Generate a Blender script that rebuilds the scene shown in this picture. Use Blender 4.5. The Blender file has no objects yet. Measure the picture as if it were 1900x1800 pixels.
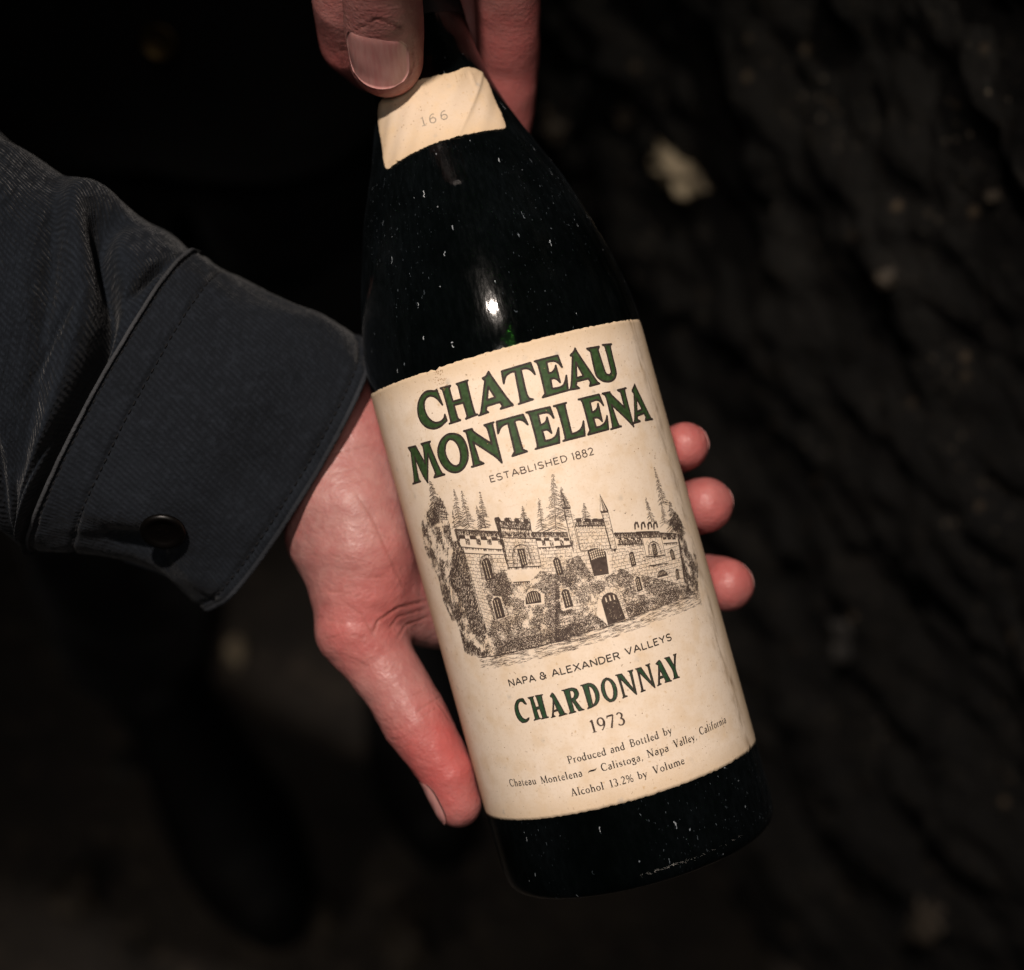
import bpy, bmesh, math, random
import numpy as np
from mathutils import Vector, Matrix, noise
from mathutils.geometry import tessellate_polygon

# ------------------------------------------------------------------ camera, light, exposure
SC = bpy.context.scene
COL = SC.collection
PITCH = math.radians(55)            # the photographer looks down at the bottle
CAM = np.array([0.0, 0.0, 1.2])
RIGHT = np.array([1.0, 0, 0])
UP = np.array([0, math.sin(PITCH), math.cos(PITCH)])
BACK = np.array([0, -math.cos(PITCH), math.sin(PITCH)])
FPX = 2850.0                        # focal length in pixels of a 1900 px wide frame
DIST = 0.449                        # metres from lens to bottle axis

def world(p):
    """camera-aligned axes (right, up, towards the lens) to world."""
    p = np.asarray(p, float)
    return CAM + p[..., 0:1]*RIGHT + p[..., 1:2]*UP + p[..., 2:3]*BACK

def cf(px, py, zmm):
    """a point seen in direction (px, py), zmm in front of the bottle axis plane."""
    d = DIST - zmm/1000.0
    return np.array([(px-950)/FPX*d, -(py-900)/FPX*d, -d])

cam_d = bpy.data.cameras.new('camera')
cam = bpy.data.objects.new('camera', cam_d); COL.objects.link(cam)
cam_d.sensor_width = 36; cam_d.lens = 54.0
cam_d.clip_start = 0.01; cam_d.clip_end = 50
R3 = Matrix((RIGHT, UP, BACK)).transposed()
cam.matrix_world = Matrix.Translation(CAM) @ R3.to_4x4()
cam_d.dof.use_dof = True
cam_d.dof.focus_distance = DIST-0.034
cam_d.dof.aperture_fstop = 5.6
SC.camera = cam

w = bpy.data.worlds.new('World'); SC.world = w; w.use_nodes = True
bg = w.node_tree.nodes['Background']
bg.inputs[0].default_value = (0.55, 0.75, 1.0, 1); bg.inputs[1].default_value = 0.0035

AX = np.array([-.2661, .9639, 0.0]); AX /= np.linalg.norm(AX)      # bottle axis (towards the neck)
NR = np.array([AX[1], -AX[0], 0.0])                                 # to the right of it
KPX = DIST/FPX
A0 = np.array([(937.5-950)*KPX, -(662.5-900)*KPX, -DIST])           # axis point level with the label's top edge

def look_light(name, kind, pos, target, **kw):
    ld = bpy.data.lights.new(name, kind); lo = bpy.data.objects.new(name, ld); COL.objects.link(lo)
    for k, v in kw.items(): setattr(ld, k, v)
    d = Vector(target)-Vector(pos)
    lo.matrix_world = Matrix.Translation(Vector(pos)) @ d.to_track_quat('-Z', 'Y').to_matrix().to_4x4()
    return lo
label_c = world(A0 - AX*0.050 + np.array([0, 0, .040]))
ldir = math.cos(math.radians(28))*np.array([0, 0, 1.0]) + math.sin(math.radians(28))*AX + .0*NR
ldir = ldir[0]*RIGHT + ldir[1]*UP + ldir[2]*BACK
lamp_p = label_c + ldir*0.85
AX_W = AX[0]*RIGHT+AX[1]*UP
look_light('cellar_spot', 'SPOT', lamp_p, label_c-AX_W*0.008-0.020*RIGHT, energy=42.0, spot_size=math.radians(42), spot_blend=1.0,
           shadow_soft_size=0.017, color=(1.0, .87, .77))
look_light('added_wall_spot', 'SPOT', (.14, .14, 1.75), (.150, .62, .62), energy=26.0, spot_size=math.radians(23), spot_blend=1.0, shadow_soft_size=.02, color=(1.0, .88, .74))  # added spot, no known source; brightens the upper rock wall

look_light('added_fill_area', 'AREA', tuple(label_c+BACK*1.25), tuple(label_c), energy=2.6, size=0.30, color=(1.0, .90, .82))  # added soft fill behind the camera, lifts the shadows
look_light('added_floor_spot', 'SPOT', (-.85, -.55, .62), (-.08, .42, 0), energy=7.0, spot_size=math.radians(40), spot_blend=1.0, shadow_soft_size=.06, color=(1.0, .86, .72))  # added low spot, brightens the floor so the shoe shows dark

SC.view_settings.view_transform = 'Standard'; SC.view_settings.look = 'None'
SC.view_settings.exposure = 0; SC.view_settings.gamma = 1
SC.render.engine = 'CYCLES'
SC.cycles.use_denoising = True

# ------------------------------------------------------------------ helpers
def mesh_obj(name, verts, faces, mat=None, parent=None, origin=(0, 0, 0), smooth=True, uv=None):
    o3 = np.asarray(origin, float)
    v = np.asarray(verts, float) - o3
    me = bpy.data.meshes.new(name); me.from_pydata(v.tolist(), [], [tuple(int(i) for i in f) for f in faces]); me.update()
    if smooth: me.polygons.foreach_set('use_smooth', [True]*len(me.polygons))
    if uv is not None:
        lay = me.uv_layers.new(name='UVMap')
        li = np.zeros(len(me.loops), int); me.loops.foreach_get('vertex_index', li)
        lay.data.foreach_set('uv', np.asarray(uv, float)[li].ravel())
    if mat: me.materials.append(mat)
    o = bpy.data.objects.new(name, me); COL.objects.link(o)
    o.location = o3
    if parent:
        o.parent = parent
        if 'world_origin' in parent: o.location = o3 - np.array(parent['world_origin'])
    return o

def tag(o, label=None, cat=None, group=None, kind=None):
    for k, v in (('label', label), ('category', cat), ('group', group), ('kind', kind)):
        if v: o[k] = v
    return o

class NT:
    """small node-tree writer"""
    def __init__(s, name):
        s.m = bpy.data.materials.new(name); s.m.use_nodes = True
        s.t = s.m.node_tree; s.b = s.t.nodes['Principled BSDF']
    def n(s, typ, ins=None, **kw):
        nd = s.t.nodes.new(typ)
        for k, v in kw.items(): setattr(nd, k, v)
        for k, v in (ins or {}).items(): s.set(nd, k, v)
        return nd
    def set(s, nd, k, v):
        if isinstance(v, bpy.types.NodeSocket): s.t.links.new(v, nd.inputs[k])
        else: nd.inputs[k].default_value = v
    def noise(s, vec, scale, detail=3, rough=.5, dist=0):
        return s.n('ShaderNodeTexNoise', {'Vector': vec, 'Scale': scale, 'Detail': detail, 'Roughness': rough, 'Distortion': dist}).outputs[0]
    def ramp(s, f, a, b, ca=(0, 0, 0, 1), cb=(1, 1, 1, 1)):
        r = s.n('ShaderNodeValToRGB', {'Fac': f})
        r.color_ramp.elements[0].position = a; r.color_ramp.elements[1].position = b
        r.color_ramp.elements[0].color = ca; r.color_ramp.elements[1].color = cb
        return r.outputs[0]
    def mix(s, f, a, b, mode='MIX'):
        nd = s.n('ShaderNodeMix', data_type='RGBA', blend_type=mode)
        s.set(nd, 0, f)
        for i, v in ((6, a), (7, b)):
            s.set(nd, i, v if isinstance(v, bpy.types.NodeSocket) else (tuple(v)+(1,) if len(v) == 3 else v))
        return nd.outputs[2]
    def math(s, op, a, b=0.0):
        nd = s.n('ShaderNodeMath', operation=op); s.set(nd, 0, a); s.set(nd, 1, b); return nd.outputs[0]
    def bump(s, h, strength, dist, normal=None):
        d = {'Height': h, 'Strength': strength, 'Distance': dist}
        if normal: d['Normal'] = normal
        return s.n('ShaderNodeBump', d).outputs[0]
    def mapping(s, vec, scale=(1, 1, 1), rot=(0, 0, 0), loc=(0, 0, 0)):
        return s.n('ShaderNodeMapping', {'Vector': vec, 'Scale': scale, 'Rotation': rot, 'Location': loc}).outputs[0]
    def P(s, **kw):
        for k, v in kw.items(): s.set(s.b, k.replace('_', ' '), v)

def rgb(*c): return tuple(c)+(1,)

def polyline_tube(pts, r, n=8, closed=False):
    pts = np.asarray(pts, float); N = len(pts); rr = np.broadcast_to(r, N)
    V = []; Fc = []
    prev = None
    for i in range(N):
        a = pts[(i-1) % N] if (closed or i > 0) else pts[i]; b = pts[(i+1) % N] if (closed or i < N-1) else pts[i]
        t = b-a; t /= np.linalg.norm(t)+1e-12
        u = np.cross(t, [0, 0, 1.0]) if prev is None else prev-t*(prev@t)
        if np.linalg.norm(u) < 1e-6: u = np.cross(t, [1.0, 0, 0])
        u /= np.linalg.norm(u); prev = u; v = np.cross(t, u)
        for j in range(n):
            an = 2*math.pi*j/n; V.append(pts[i]+rr[i]*(math.cos(an)*u+math.sin(an)*v))
    M = N if closed else N-1
    for i in range(M):
        for j in range(n):
            a = i*n+j; b = i*n+(j+1) % n; i2 = (i+1) % N
            Fc.append((a, b, i2*n+(j+1) % n, i2*n+j))
    if not closed:
        Fc.append(tuple(range(n))[::-1]); Fc.append(tuple((N-1)*n+j for j in range(n)))
    return V, Fc

# --- implicit surfaces: smooth unions of tapered capsules, meshed by surface nets
def sdf_grid(prims, h, pad=.004):
    sg = [q for g in prims for q in (g[5] if len(g) > 5 else [g])]
    P = np.array([p[0] for p in sg]+[p[1] for p in sg]); rr = np.array([p[2] for p in sg]+[p[3] for p in sg])
    lo = (P-rr[:, None]).min(0)-pad-2*h; hi = (P+rr[:, None]).max(0)+pad+2*h
    dims = np.ceil((hi-lo)/h).astype(int)+1
    D = np.full(dims, .04, np.float32)
    axs = [lo[i]+h*np.arange(dims[i]) for i in range(3)]
    for g in prims:
      segs = g[5] if len(g) > 5 else [g[:4]]; k = g[4]
      P = np.array([q[0] for q in segs]+[q[1] for q in segs]); rm = max(max(q[2], q[3]) for q in segs)
      i0 = np.maximum(((P.min(0)-rm-k-.006-lo)/h).astype(int), 0); i1 = np.minimum(((P.max(0)+rm+k+.006-lo)/h).astype(int)+2, dims)
      slg = tuple(slice(i0[j], i1[j]) for j in range(3)); gd = np.full([b_-a_ for a_, b_ in zip(i0, i1)], .05, np.float32)
      for a, b, ra, rb in segs:
        a = np.asarray(a); b = np.asarray(b); m = max(ra, rb)+k+.006
        j0 = np.maximum(((np.minimum(a, b)-m-lo)/h).astype(int), 0); j1 = np.minimum(((np.maximum(a, b)+m-lo)/h).astype(int)+2, dims)
        j0 = np.maximum(j0, i0); j1 = np.minimum(j1, i1)
        sl = tuple(slice(j0[j], j1[j]) for j in range(3)); rel = tuple(slice(j0[j]-i0[j], j1[j]-i0[j]) for j in range(3))
        X, Y, Z = np.meshgrid(*[axs[j][sl[j]].astype(np.float32) for j in range(3)], indexing='ij')
        ba = (b-a).astype(np.float32); L = float(ba@ba)+1e-12
        X -= a[0]; Y -= a[1]; Z -= a[2]
        t = np.clip((X*ba[0]+Y*ba[1]+Z*ba[2])/L, 0, 1)
        d = np.sqrt((X-t*ba[0])**2+(Y-t*ba[1])**2+(Z-t*ba[2])**2)-(ra+(rb-ra)*t)
        gd[rel] = np.minimum(gd[rel], d)
      s = D[slg]; q = np.maximum(k-np.abs(s-gd), 0)/k
      D[slg] = np.minimum(s, gd)-q*q*k*.25
    return D, lo, axs

def surface_nets(D, lo, h):
    S = D < 0
    nx, ny, nz = D.shape
    corner = [(i, j, k) for i in (0, 1) for j in (0, 1) for k in (0, 1)]
    cnt = np.zeros((nx-1, ny-1, nz-1), np.int8)
    for i, j, k in corner: cnt += S[i:nx-1+i, j:ny-1+j, k:nz-1+k]
    act = (cnt > 0) & (cnt < 8)
    idx = np.argwhere(act); N = len(idx)
    vid = np.full(act.shape, -1, np.int32); vid[act] = np.arange(N)
    acc = np.zeros((N, 3)); num = np.zeros(N)
    for c in corner:
        for ax in range(3):
            if c[ax]: continue
            e = list(c); e[ax] = 1
            a = D[idx[:, 0]+c[0], idx[:, 1]+c[1], idx[:, 2]+c[2]]; b = D[idx[:, 0]+e[0], idx[:, 1]+e[1], idx[:, 2]+e[2]]
            m = (a < 0) != (b < 0)
            t = np.where(m, a/np.where(m, a-b, 1), 0)
            p = np.array(c, float)[None]+t[:, None]*(np.array(e)-np.array(c))[None]
            acc[m] += p[m]; num[m] += 1
    V = lo+h*(idx+acc/num[:, None])
    F = []
    for ax in range(3):
        o = [a for a in range(3) if a != ax]
        s0 = [slice(1, -1)]*3; s1 = [slice(1, -1)]*3
        s0[ax] = slice(0, -1); s1[ax] = slice(1, None)
        A = S[tuple(s0)]; B = S[tuple(s1)]
        for flip, M in ((False, A & ~B), (True, B & ~A)):
            q = np.argwhere(M)
            q[:, o[0]] += 1; q[:, o[1]] += 1
            def cell(da, db):
                r = q.copy(); r[:, o[0]] -= da; r[:, o[1]] -= db
                return vid[r[:, 0], r[:, 1], r[:, 2]]
            quad = np.stack([cell(1, 1), cell(0, 1), cell(0, 0), cell(1, 0)], 1)
            if flip != (ax == 1): quad = quad[:, ::-1]
            F.append(quad)
    F = np.concatenate(F); F = F[(F >= 0).all(1)]
    return V, F

def laplace(V, F, it=2, lam=.5):
    E = np.concatenate([F[:, [0, 1]], F[:, [1, 2]], F[:, [2, 3]], F[:, [3, 0]]])
    for _ in range(it):
        s = np.zeros_like(V); c = np.zeros(len(V))
        for a, b in ((0, 1), (1, 0)):
            np.add.at(s, E[:, a], V[E[:, b]]); np.add.at(c, E[:, a], 1)
        V = V+lam*(s/np.maximum(c, 1)[:, None]-V)
    return V

def normals(V, F):
    n = np.cross(V[F[:, 2]]-V[F[:, 0]], V[F[:, 3]]-V[F[:, 1]])
    N = np.zeros_like(V)
    for i in range(4): np.add.at(N, F[:, i], n)
    return N/np.maximum(np.linalg.norm(N, axis=1), 1e-12)[:, None]

def chain(pts, k, f=None):
    """[(point, radius)...] to tapered capsules"""
    segs = [(np.asarray(a[0]), np.asarray(b[0]), a[1], b[1]) for a, b in zip(pts[:-1], pts[1:])]
    return [(segs[0][0], segs[-1][1], max(q[2] for q in segs), max(q[3] for q in segs), k, segs)]

def catmull(P, n):
    P = np.asarray(P, float); N = len(P)
    out = []
    for x in np.linspace(0, N-1, n):
        i = min(int(x), N-2); t = x-i
        p0 = P[max(i-1, 0)]; p1 = P[i]; p2 = P[i+1]; p3 = P[min(i+2, N-1)]
        out.append(.5*((2*p1)+(-p0+p2)*t+(2*p0-5*p1+4*p2-p3)*t*t+(-p0+3*p1-3*p2+p3)*t**3))
    return np.array(out)

def vnoise(p, scale, seed=0., octv=3):
    return np.array([noise.fractal(Vector((q[0]*scale+seed, q[1]*scale, q[2]*scale)), 1.0, 2.0, octv) for q in p])

# ------------------------------------------------------------------ materials
def obj_co(t): return t.n('ShaderNodeTexCoord').outputs['Object']
def uv_co(t): return t.n('ShaderNodeTexCoord').outputs['UV']

def m_plain(name, col, rough=.6, spec=.5, metal=0, bump=None):
    t = NT(name); c = obj_co(t)
    v = t.noise(c, 60, 4)
    t.P(Base_Color=t.mix(t.ramp(v, .3, .7), tuple(x*.75 for x in col), tuple(min(1, x*1.2) for x in col)), Roughness=rough, Metallic=metal)
    t.set(t.b, 'Specular IOR Level', spec)
    if bump: t.P(Normal=t.bump(t.noise(c, bump[0], 4), bump[1], .001))
    return t.m

def m_rock():
    t = NT('dark_cave_rock'); c = obj_co(t)
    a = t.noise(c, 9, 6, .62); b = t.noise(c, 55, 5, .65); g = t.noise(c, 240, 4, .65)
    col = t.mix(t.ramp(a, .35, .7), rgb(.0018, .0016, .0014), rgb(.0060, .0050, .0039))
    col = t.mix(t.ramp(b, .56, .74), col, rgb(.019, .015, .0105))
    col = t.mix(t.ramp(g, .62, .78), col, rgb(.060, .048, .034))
    vt = t.n('ShaderNodeTexVoronoi', {'Vector': c, 'Scale': 90.0})
    fl = t.math('MULTIPLY', t.ramp(vt.outputs['Distance'], .10, .30, rgb(1, 1, 1), rgb(0, 0, 0)), t.ramp(t.n('ShaderNodeSeparateColor', {0: vt.outputs['Color']}).outputs[0], .86, .93))
    col = t.mix(fl, col, rgb(.11, .08, .05))
    v2 = t.n('ShaderNodeTexVoronoi', {'Vector': t.mapping(c, (1, 1, 1.3)), 'Scale': 330.0})
    f2 = t.math('MULTIPLY', t.ramp(v2.outputs['Distance'], .12, .42, rgb(1, 1, 1), rgb(0, 0, 0)), t.ramp(t.n('ShaderNodeSeparateColor', {0: v2.outputs['Color']}).outputs[0], .80, .95))
    col = t.mix(t.math('MULTIPLY', f2, t.ramp(t.noise(c, 16, 4, .6), .44, .60)), col, rgb(.20, .165, .12))
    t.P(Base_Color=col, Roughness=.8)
    t.set(t.b, 'Specular IOR Level', .3)
    nb = t.bump(t.noise(c, 190, 6, .75), 1.0, .004)
    t.P(Normal=t.bump(t.noise(c, 38, 6, .7), .9, .014, nb))
    return t.m

def m_floor():
    t = NT('dark_earth_floor'); c = obj_co(t)
    a = t.noise(c, 6, 5, .6); b = t.noise(c, 40, 4, .6)
    col = t.mix(t.ramp(a, .35, .65), rgb(.016, .013, .0105), rgb(.038, .030, .023))
    col = t.mix(t.ramp(b, .56, .72), col, rgb(.075, .058, .043))
    t.P(Base_Color=col, Roughness=.85, Normal=t.bump(t.noise(c, 60, 5, .6), .7, .01))
    return t.m

def m_stone(name, a, b):
    t = NT(name); c = obj_co(t)
    n1 = t.noise(c, 70, 5, .6)
    t.P(Base_Color=t.mix(t.ramp(n1, .35, .68), rgb(*a), rgb(*b)), Roughness=.75, Normal=t.bump(t.noise(c, 160, 5, .65), .7, .003))
    return t.m

def m_cloth(name, col, weave=1.0):
    t = NT(name); u = uv_co(t); c = obj_co(t)
    wv = t.n('ShaderNodeTexWave', {'Vector': t.mapping(u, (1, 1, 1), (0, 0, math.radians(72))), 'Scale': 300.0, 'Distortion': 1.6, 'Detail': 2.0, 'Detail Scale': 2.0}, wave_type='BANDS', bands_direction='X').outputs['Fac']
    yarn = t.noise(t.mapping(u, (900, 260, 1)), 1.0, 2)
    wf = t.math('MULTIPLY', wv, t.ramp(yarn, .3, .65))
    n1 = t.noise(c, 28, 5, .62); n2 = t.noise(c, 420, 3)
    base = t.mix(t.ramp(n1, .32, .72), tuple(x*.72 for x in col), tuple(x*1.3 for x in col))
    base = t.mix(t.math('MULTIPLY', wf, .8*weave), base, tuple(x*2.1 for x in col))
    base = t.mix(t.math('MULTIPLY', t.ramp(n2, .52, .72), .55), base, tuple(x*2.0 for x in col))
    t.P(Base_Color=base, Roughness=.95)
    t.set(t.b, 'Specular IOR Level', .1)
    t.set(t.b, 'Sheen Weight', .05); t.set(t.b, 'Sheen Roughness', .4)
    nb = t.bump(wf, .60*weave, .0006)
    nb = t.bump(t.noise(c, 900, 3, .6), .35, .0005, nb)
    t.P(Normal=t.bump(t.noise(c, 110, 4, .6), .45, .0025, nb))
    return t.m

def m_skin():
    t = NT('skin'); c = obj_co(t)
    red = t.n('ShaderNodeAttribute', attribute_name='redness').outputs['Fac']
    n1 = t.noise(c, 45, 5, .6); n2 = t.noise(c, 190, 4, .6)
    base = t.mix(t.ramp(n1, .3, .7), rgb(.268, .124, .115), rgb(.372, .198, .180))
    n3 = t.noise(c, 420, 4, .65)
    base = t.mix(t.math('MULTIPLY', t.ramp(n3, .42, .75), .30), base, rgb(.42, .258, .222))
    base = t.mix(t.math('MULTIPLY', t.ramp(n2, .42, .70), .50), base, rgb(.29, .085, .082))
    base = t.mix(t.math('MULTIPLY', t.math('MULTIPLY', red, .95), t.ramp(n1, .0, .55)), base, rgb(.40, .085, .080))
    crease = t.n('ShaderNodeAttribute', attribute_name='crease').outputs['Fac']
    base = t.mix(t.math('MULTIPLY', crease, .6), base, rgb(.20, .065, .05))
    t.P(Base_Color=base, Roughness=t.ramp(n3, .3, .7, rgb(.34, .34, .34), rgb(.62, .62, .62)))
    t.set(t.b, 'Specular IOR Level', .38)
    t.set(t.b, 'Subsurface Weight', .12); t.set(t.b, 'Subsurface Radius', (1.0, .32, .16)); t.set(t.b, 'Subsurface Scale', .0028)
    vo = t.n('ShaderNodeTexVoronoi', {'Vector': c, 'Scale': 950.0}).outputs['Distance']
    nb = t.bump(vo, .30, .00025)
    nb = t.bump(t.noise(t.mapping(c, (420, 420, 900)), 1.0, 4, .65), .45, .0005, nb)
    t.P(Normal=t.bump(t.noise(c, 150, 3, .5), .10, .0008, nb))
    return t.m

def m_nail():
    t = NT('fingernail'); c = obj_co(t)
    n = t.noise(t.mapping(c, (900, 120, 120)), 1.0, 3)
    t.P(Base_Color=t.mix(t.ramp(n, .3, .7), rgb(.47, .20, .19), rgb(.54, .29, .265)), Roughness=.27, Normal=t.bump(n, .25, .0003))
    t.set(t.b, 'Subsurface Weight', .2); t.set(t.b, 'Subsurface Radius', (1, .4, .25)); t.set(t.b, 'Subsurface Scale', .002)
    return t.m

def m_glass():
    """dark green bottle glass under a film of cellar dust with pale specks"""
    t = NT('dark_green_bottle_glass'); u = uv_co(t); c = obj_co(t)     # UV in millimetres / 100
    film = t.ramp(t.noise(c, 26, 5, .6), .36, .70)
    run = t.ramp(t.noise(t.mapping(u, (60, 22, 1)), 1.0, 5, .7), .42, .74)
    fm = t.math('MULTIPLY', t.math('MULTIPLY', film, .75), t.math('ADD', .35, t.math('MULTIPLY', run, .65)))
    def specks(sc, thr, stretch, seed, gate):
        mp = t.mapping(u, (sc, sc/stretch, 1), (0, 0, 0), (seed, seed*.7, 0))
        mp = t.n('ShaderNodeVectorMath', {0: mp, 1: t.n('ShaderNodeVectorMath', {0: t.n('ShaderNodeTexNoise', {'Vector': u, 'Scale': 55.0}).outputs['Color'], 1: (.55, .55, 0)}, operation='MULTIPLY').outputs[0]}, operation='ADD').outputs[0]
        vt = t.n('ShaderNodeTexVoronoi', {'Vector': mp, 'Scale': 1.0}, voronoi_dimensions='2D')
        d = t.ramp(vt.outputs['Distance'], thr*.45, thr, rgb(1, 1, 1), rgb(0, 0, 0))
        pick = t.ramp(t.n('ShaderNodeSeparateColor', {0: vt.outputs['Color']}).outputs[0], gate, gate+.25)
        return t.math('MULTIPLY', d, pick)
    zone = t.ramp(t.noise(c, 30, 3), .48, .66)
    sp = t.math('MAXIMUM', t.math('MULTIPLY', specks(25, .050, 2.8, 3.1, .66), .60), t.math('MULTIPLY', specks(60, .080, 2.4, 9.7, .76), t.math('MULTIPLY', zone, .30)))
    sp = t.math('MAXIMUM', sp, t.math('MULTIPLY', t.math('MULTIPLY', specks(120, .13, 2.4, 5.3, .80), zone), .16))
    face = t.n('ShaderNodeLayerWeight', {'Blend': .5}).outputs['Facing']           # a thin film looks denser edge-on
    path = t.math('DIVIDE', 1.0, t.math('MAXIMUM', t.math('SUBTRACT', 1.0, face), .06))
    dust = t.math('MINIMUM', t.math('ADD', t.math('MULTIPLY', t.math('MULTIPLY', fm, .011), path), sp), 1.0)
    g = t.b
    t.P(Base_Color=rgb(.022, .13, .012), Roughness=t.ramp(film, 0, 1, rgb(.03, .03, .03), rgb(.05, .05, .05)))
    t.set(g, 'Transmission Weight', 1.0)
    t.set(g, 'IOR', 1.5); t.set(g, 'Specular IOR Level', .5)
    wob = t.noise(t.mapping(u, (30, 5, 1)), 1.0, 2)
    t.P(Normal=t.bump(wob, .12, .0015))
    d = t.n('ShaderNodeBsdfDiffuse', {'Color': t.mix(sp, rgb(.28, .36, .44), rgb(.72, .71, .68))})
    sm = t.n('ShaderNodeBsdfPrincipled', {'Base Color': rgb(.0006, .0012, .0010), 'Roughness': t.ramp(run, 0, 1, rgb(.07, .07, .07), rgb(.13, .13, .13)), 'IOR': 1.5})
    t.set(sm, 'Normal', t.bump(t.noise(t.mapping(u, (120, 40, 1)), 1.0, 3), .05, .0005))
    body = t.n('ShaderNodeMixShader', {0: .55, 1: g.outputs[0], 2: sm.outputs[0]}).outputs[0]
    ms = t.n('ShaderNodeMixShader', {0: dust, 1: body, 2: d.outputs[0]})
    t.t.links.new(ms.outputs[0], t.t.nodes['Material Output'].inputs[0])
    return t.m

def m_wine():
    t = NT('dark_wine'); c = obj_co(t)
    t.P(Base_Color=rgb(.0008, .0012, .0006), Roughness=.085, Normal=t.bump(t.noise(c, 160, 3, .6), .05, .0008))
    t.set(t.b, 'IOR', 1.5)
    return t.m

def m_paper(name='aged_cream_paper', w=53.0, hgt=126.0, age=1.0, tone=1.0):
    t = NT(name); u = uv_co(t)                                      # UV in label millimetres
    n0 = t.noise(u, .035, 4, .55); n1 = t.noise(u, .16, 5, .6); n2 = t.noise(u, 1.4, 4, .65)
    fib = t.noise(t.mapping(u, (2.2, .5, 1)), 1.0, 4, .6)
    col = t.mix(t.ramp(n0, .3, .7), rgb(.68*tone, .565*tone**1.3, .445*tone**1.7), rgb(.75*tone, .64*tone**1.3, .525*tone**1.7))
    col = t.mix(t.math('MULTIPLY', t.ramp(n1, .46, .72), min(1, .55*age)), col, rgb(.60, .44, .27))
    col = t.mix(t.math('MULTIPLY', t.ramp(fib, .5, .85), .30), col, rgb(.58, .47, .34))
    col = t.mix(t.math('MULTIPLY', t.ramp(n2, .54, .78), .58), col, rgb(.52, .38, .23))
    sep = t.n('ShaderNodeSeparateXYZ', {0: u}); x, y = sep.outputs[0], sep.outputs[1]
    edge = t.math('MINIMUM', t.math('SUBTRACT', w, t.math('ABSOLUTE', x)), t.math('SUBTRACT', hgt/2, t.math('ABSOLUTE', t.math('SUBTRACT', y, hgt/2))))
    edge = t.math('ADD', edge, t.math('MULTIPLY', t.math('SUBTRACT', n1, .5), 9.0))
    col = t.mix(t.math('MULTIPLY', t.ramp(t.math('DIVIDE', edge, 9.0), -.15, .75, rgb(1, 1, 1), rgb(0, 0, 0)), .62), col, rgb(.50, .36, .21))
    if hgt > 60:      # a long damp streak near the right edge and rusty foxing
        sx = t.math('ABSOLUTE', t.math('SUBTRACT', t.math('ADD', x, t.math('MULTIPLY', t.noise(t.mapping(u, (.02, .06, 1)), 1.0, 3), 12.0)), 52.0))
        st = t.math('MULTIPLY', t.ramp(t.math('DIVIDE', sx, 4.0), .1, .9, rgb(1, 1, 1), rgb(0, 0, 0)), t.ramp(t.noise(t.mapping(u, (.5, .12, 1)), 1.0, 5, .65), .42, .68))
        col = t.mix(t.math('MULTIPLY', st, .85), col, rgb(.25, .17, .10))
    for sc, thr, c3, amt, gate in ((.13, .13, (.36, .33, .29), .50, .78), (.30, .13, (.46, .30, .14), .6, .72), (.62, .12, (.26, .18, .11), .85, .76)):
        vt = t.n('ShaderNodeTexVoronoi', {'Vector': t.n('ShaderNodeVectorMath', {0: u, 1: t.n('ShaderNodeVectorMath', {0: t.n('ShaderNodeTexNoise', {'Vector': u, 'Scale': .9}).outputs['Color'], 1: (1.6, 1.6, 0)}, operation='MULTIPLY').outputs[0]}, operation='ADD').outputs[0], 'Scale': sc}, voronoi_dimensions='2D')
        d = t.ramp(vt.outputs['Distance'], thr*.25, thr, rgb(1, 1, 1), rgb(0, 0, 0))
        pk = t.ramp(t.n('ShaderNodeSeparateColor', {0: vt.outputs['Color']}).outputs[0], gate, gate+.2)
        col = t.mix(t.math('MULTIPLY', t.math('MULTIPLY', d, pk), amt), col, rgb(*c3))
    t.P(Base_Color=col, Roughness=.78)
    t.set(t.b, 'Specular IOR Level', .25)
    nb = t.bump(t.noise(u, 5.0, 3), .10, .0002)
    t.P(Normal=t.bump(t.noise(u, .22, 2), .10, .0012, nb))
    return t.m

def m_ink(name, col, rough=.7):
    t = NT(name); c = obj_co(t)
    n = t.noise(c, 900, 3)
    t.P(Base_Color=t.mix(t.ramp(n, .35, .72), col, tuple(min(1, x*1.7+.006) for x in col)), Roughness=rough)
    t.set(t.b, 'Specular IOR Level', .25)
    return t.m

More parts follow.
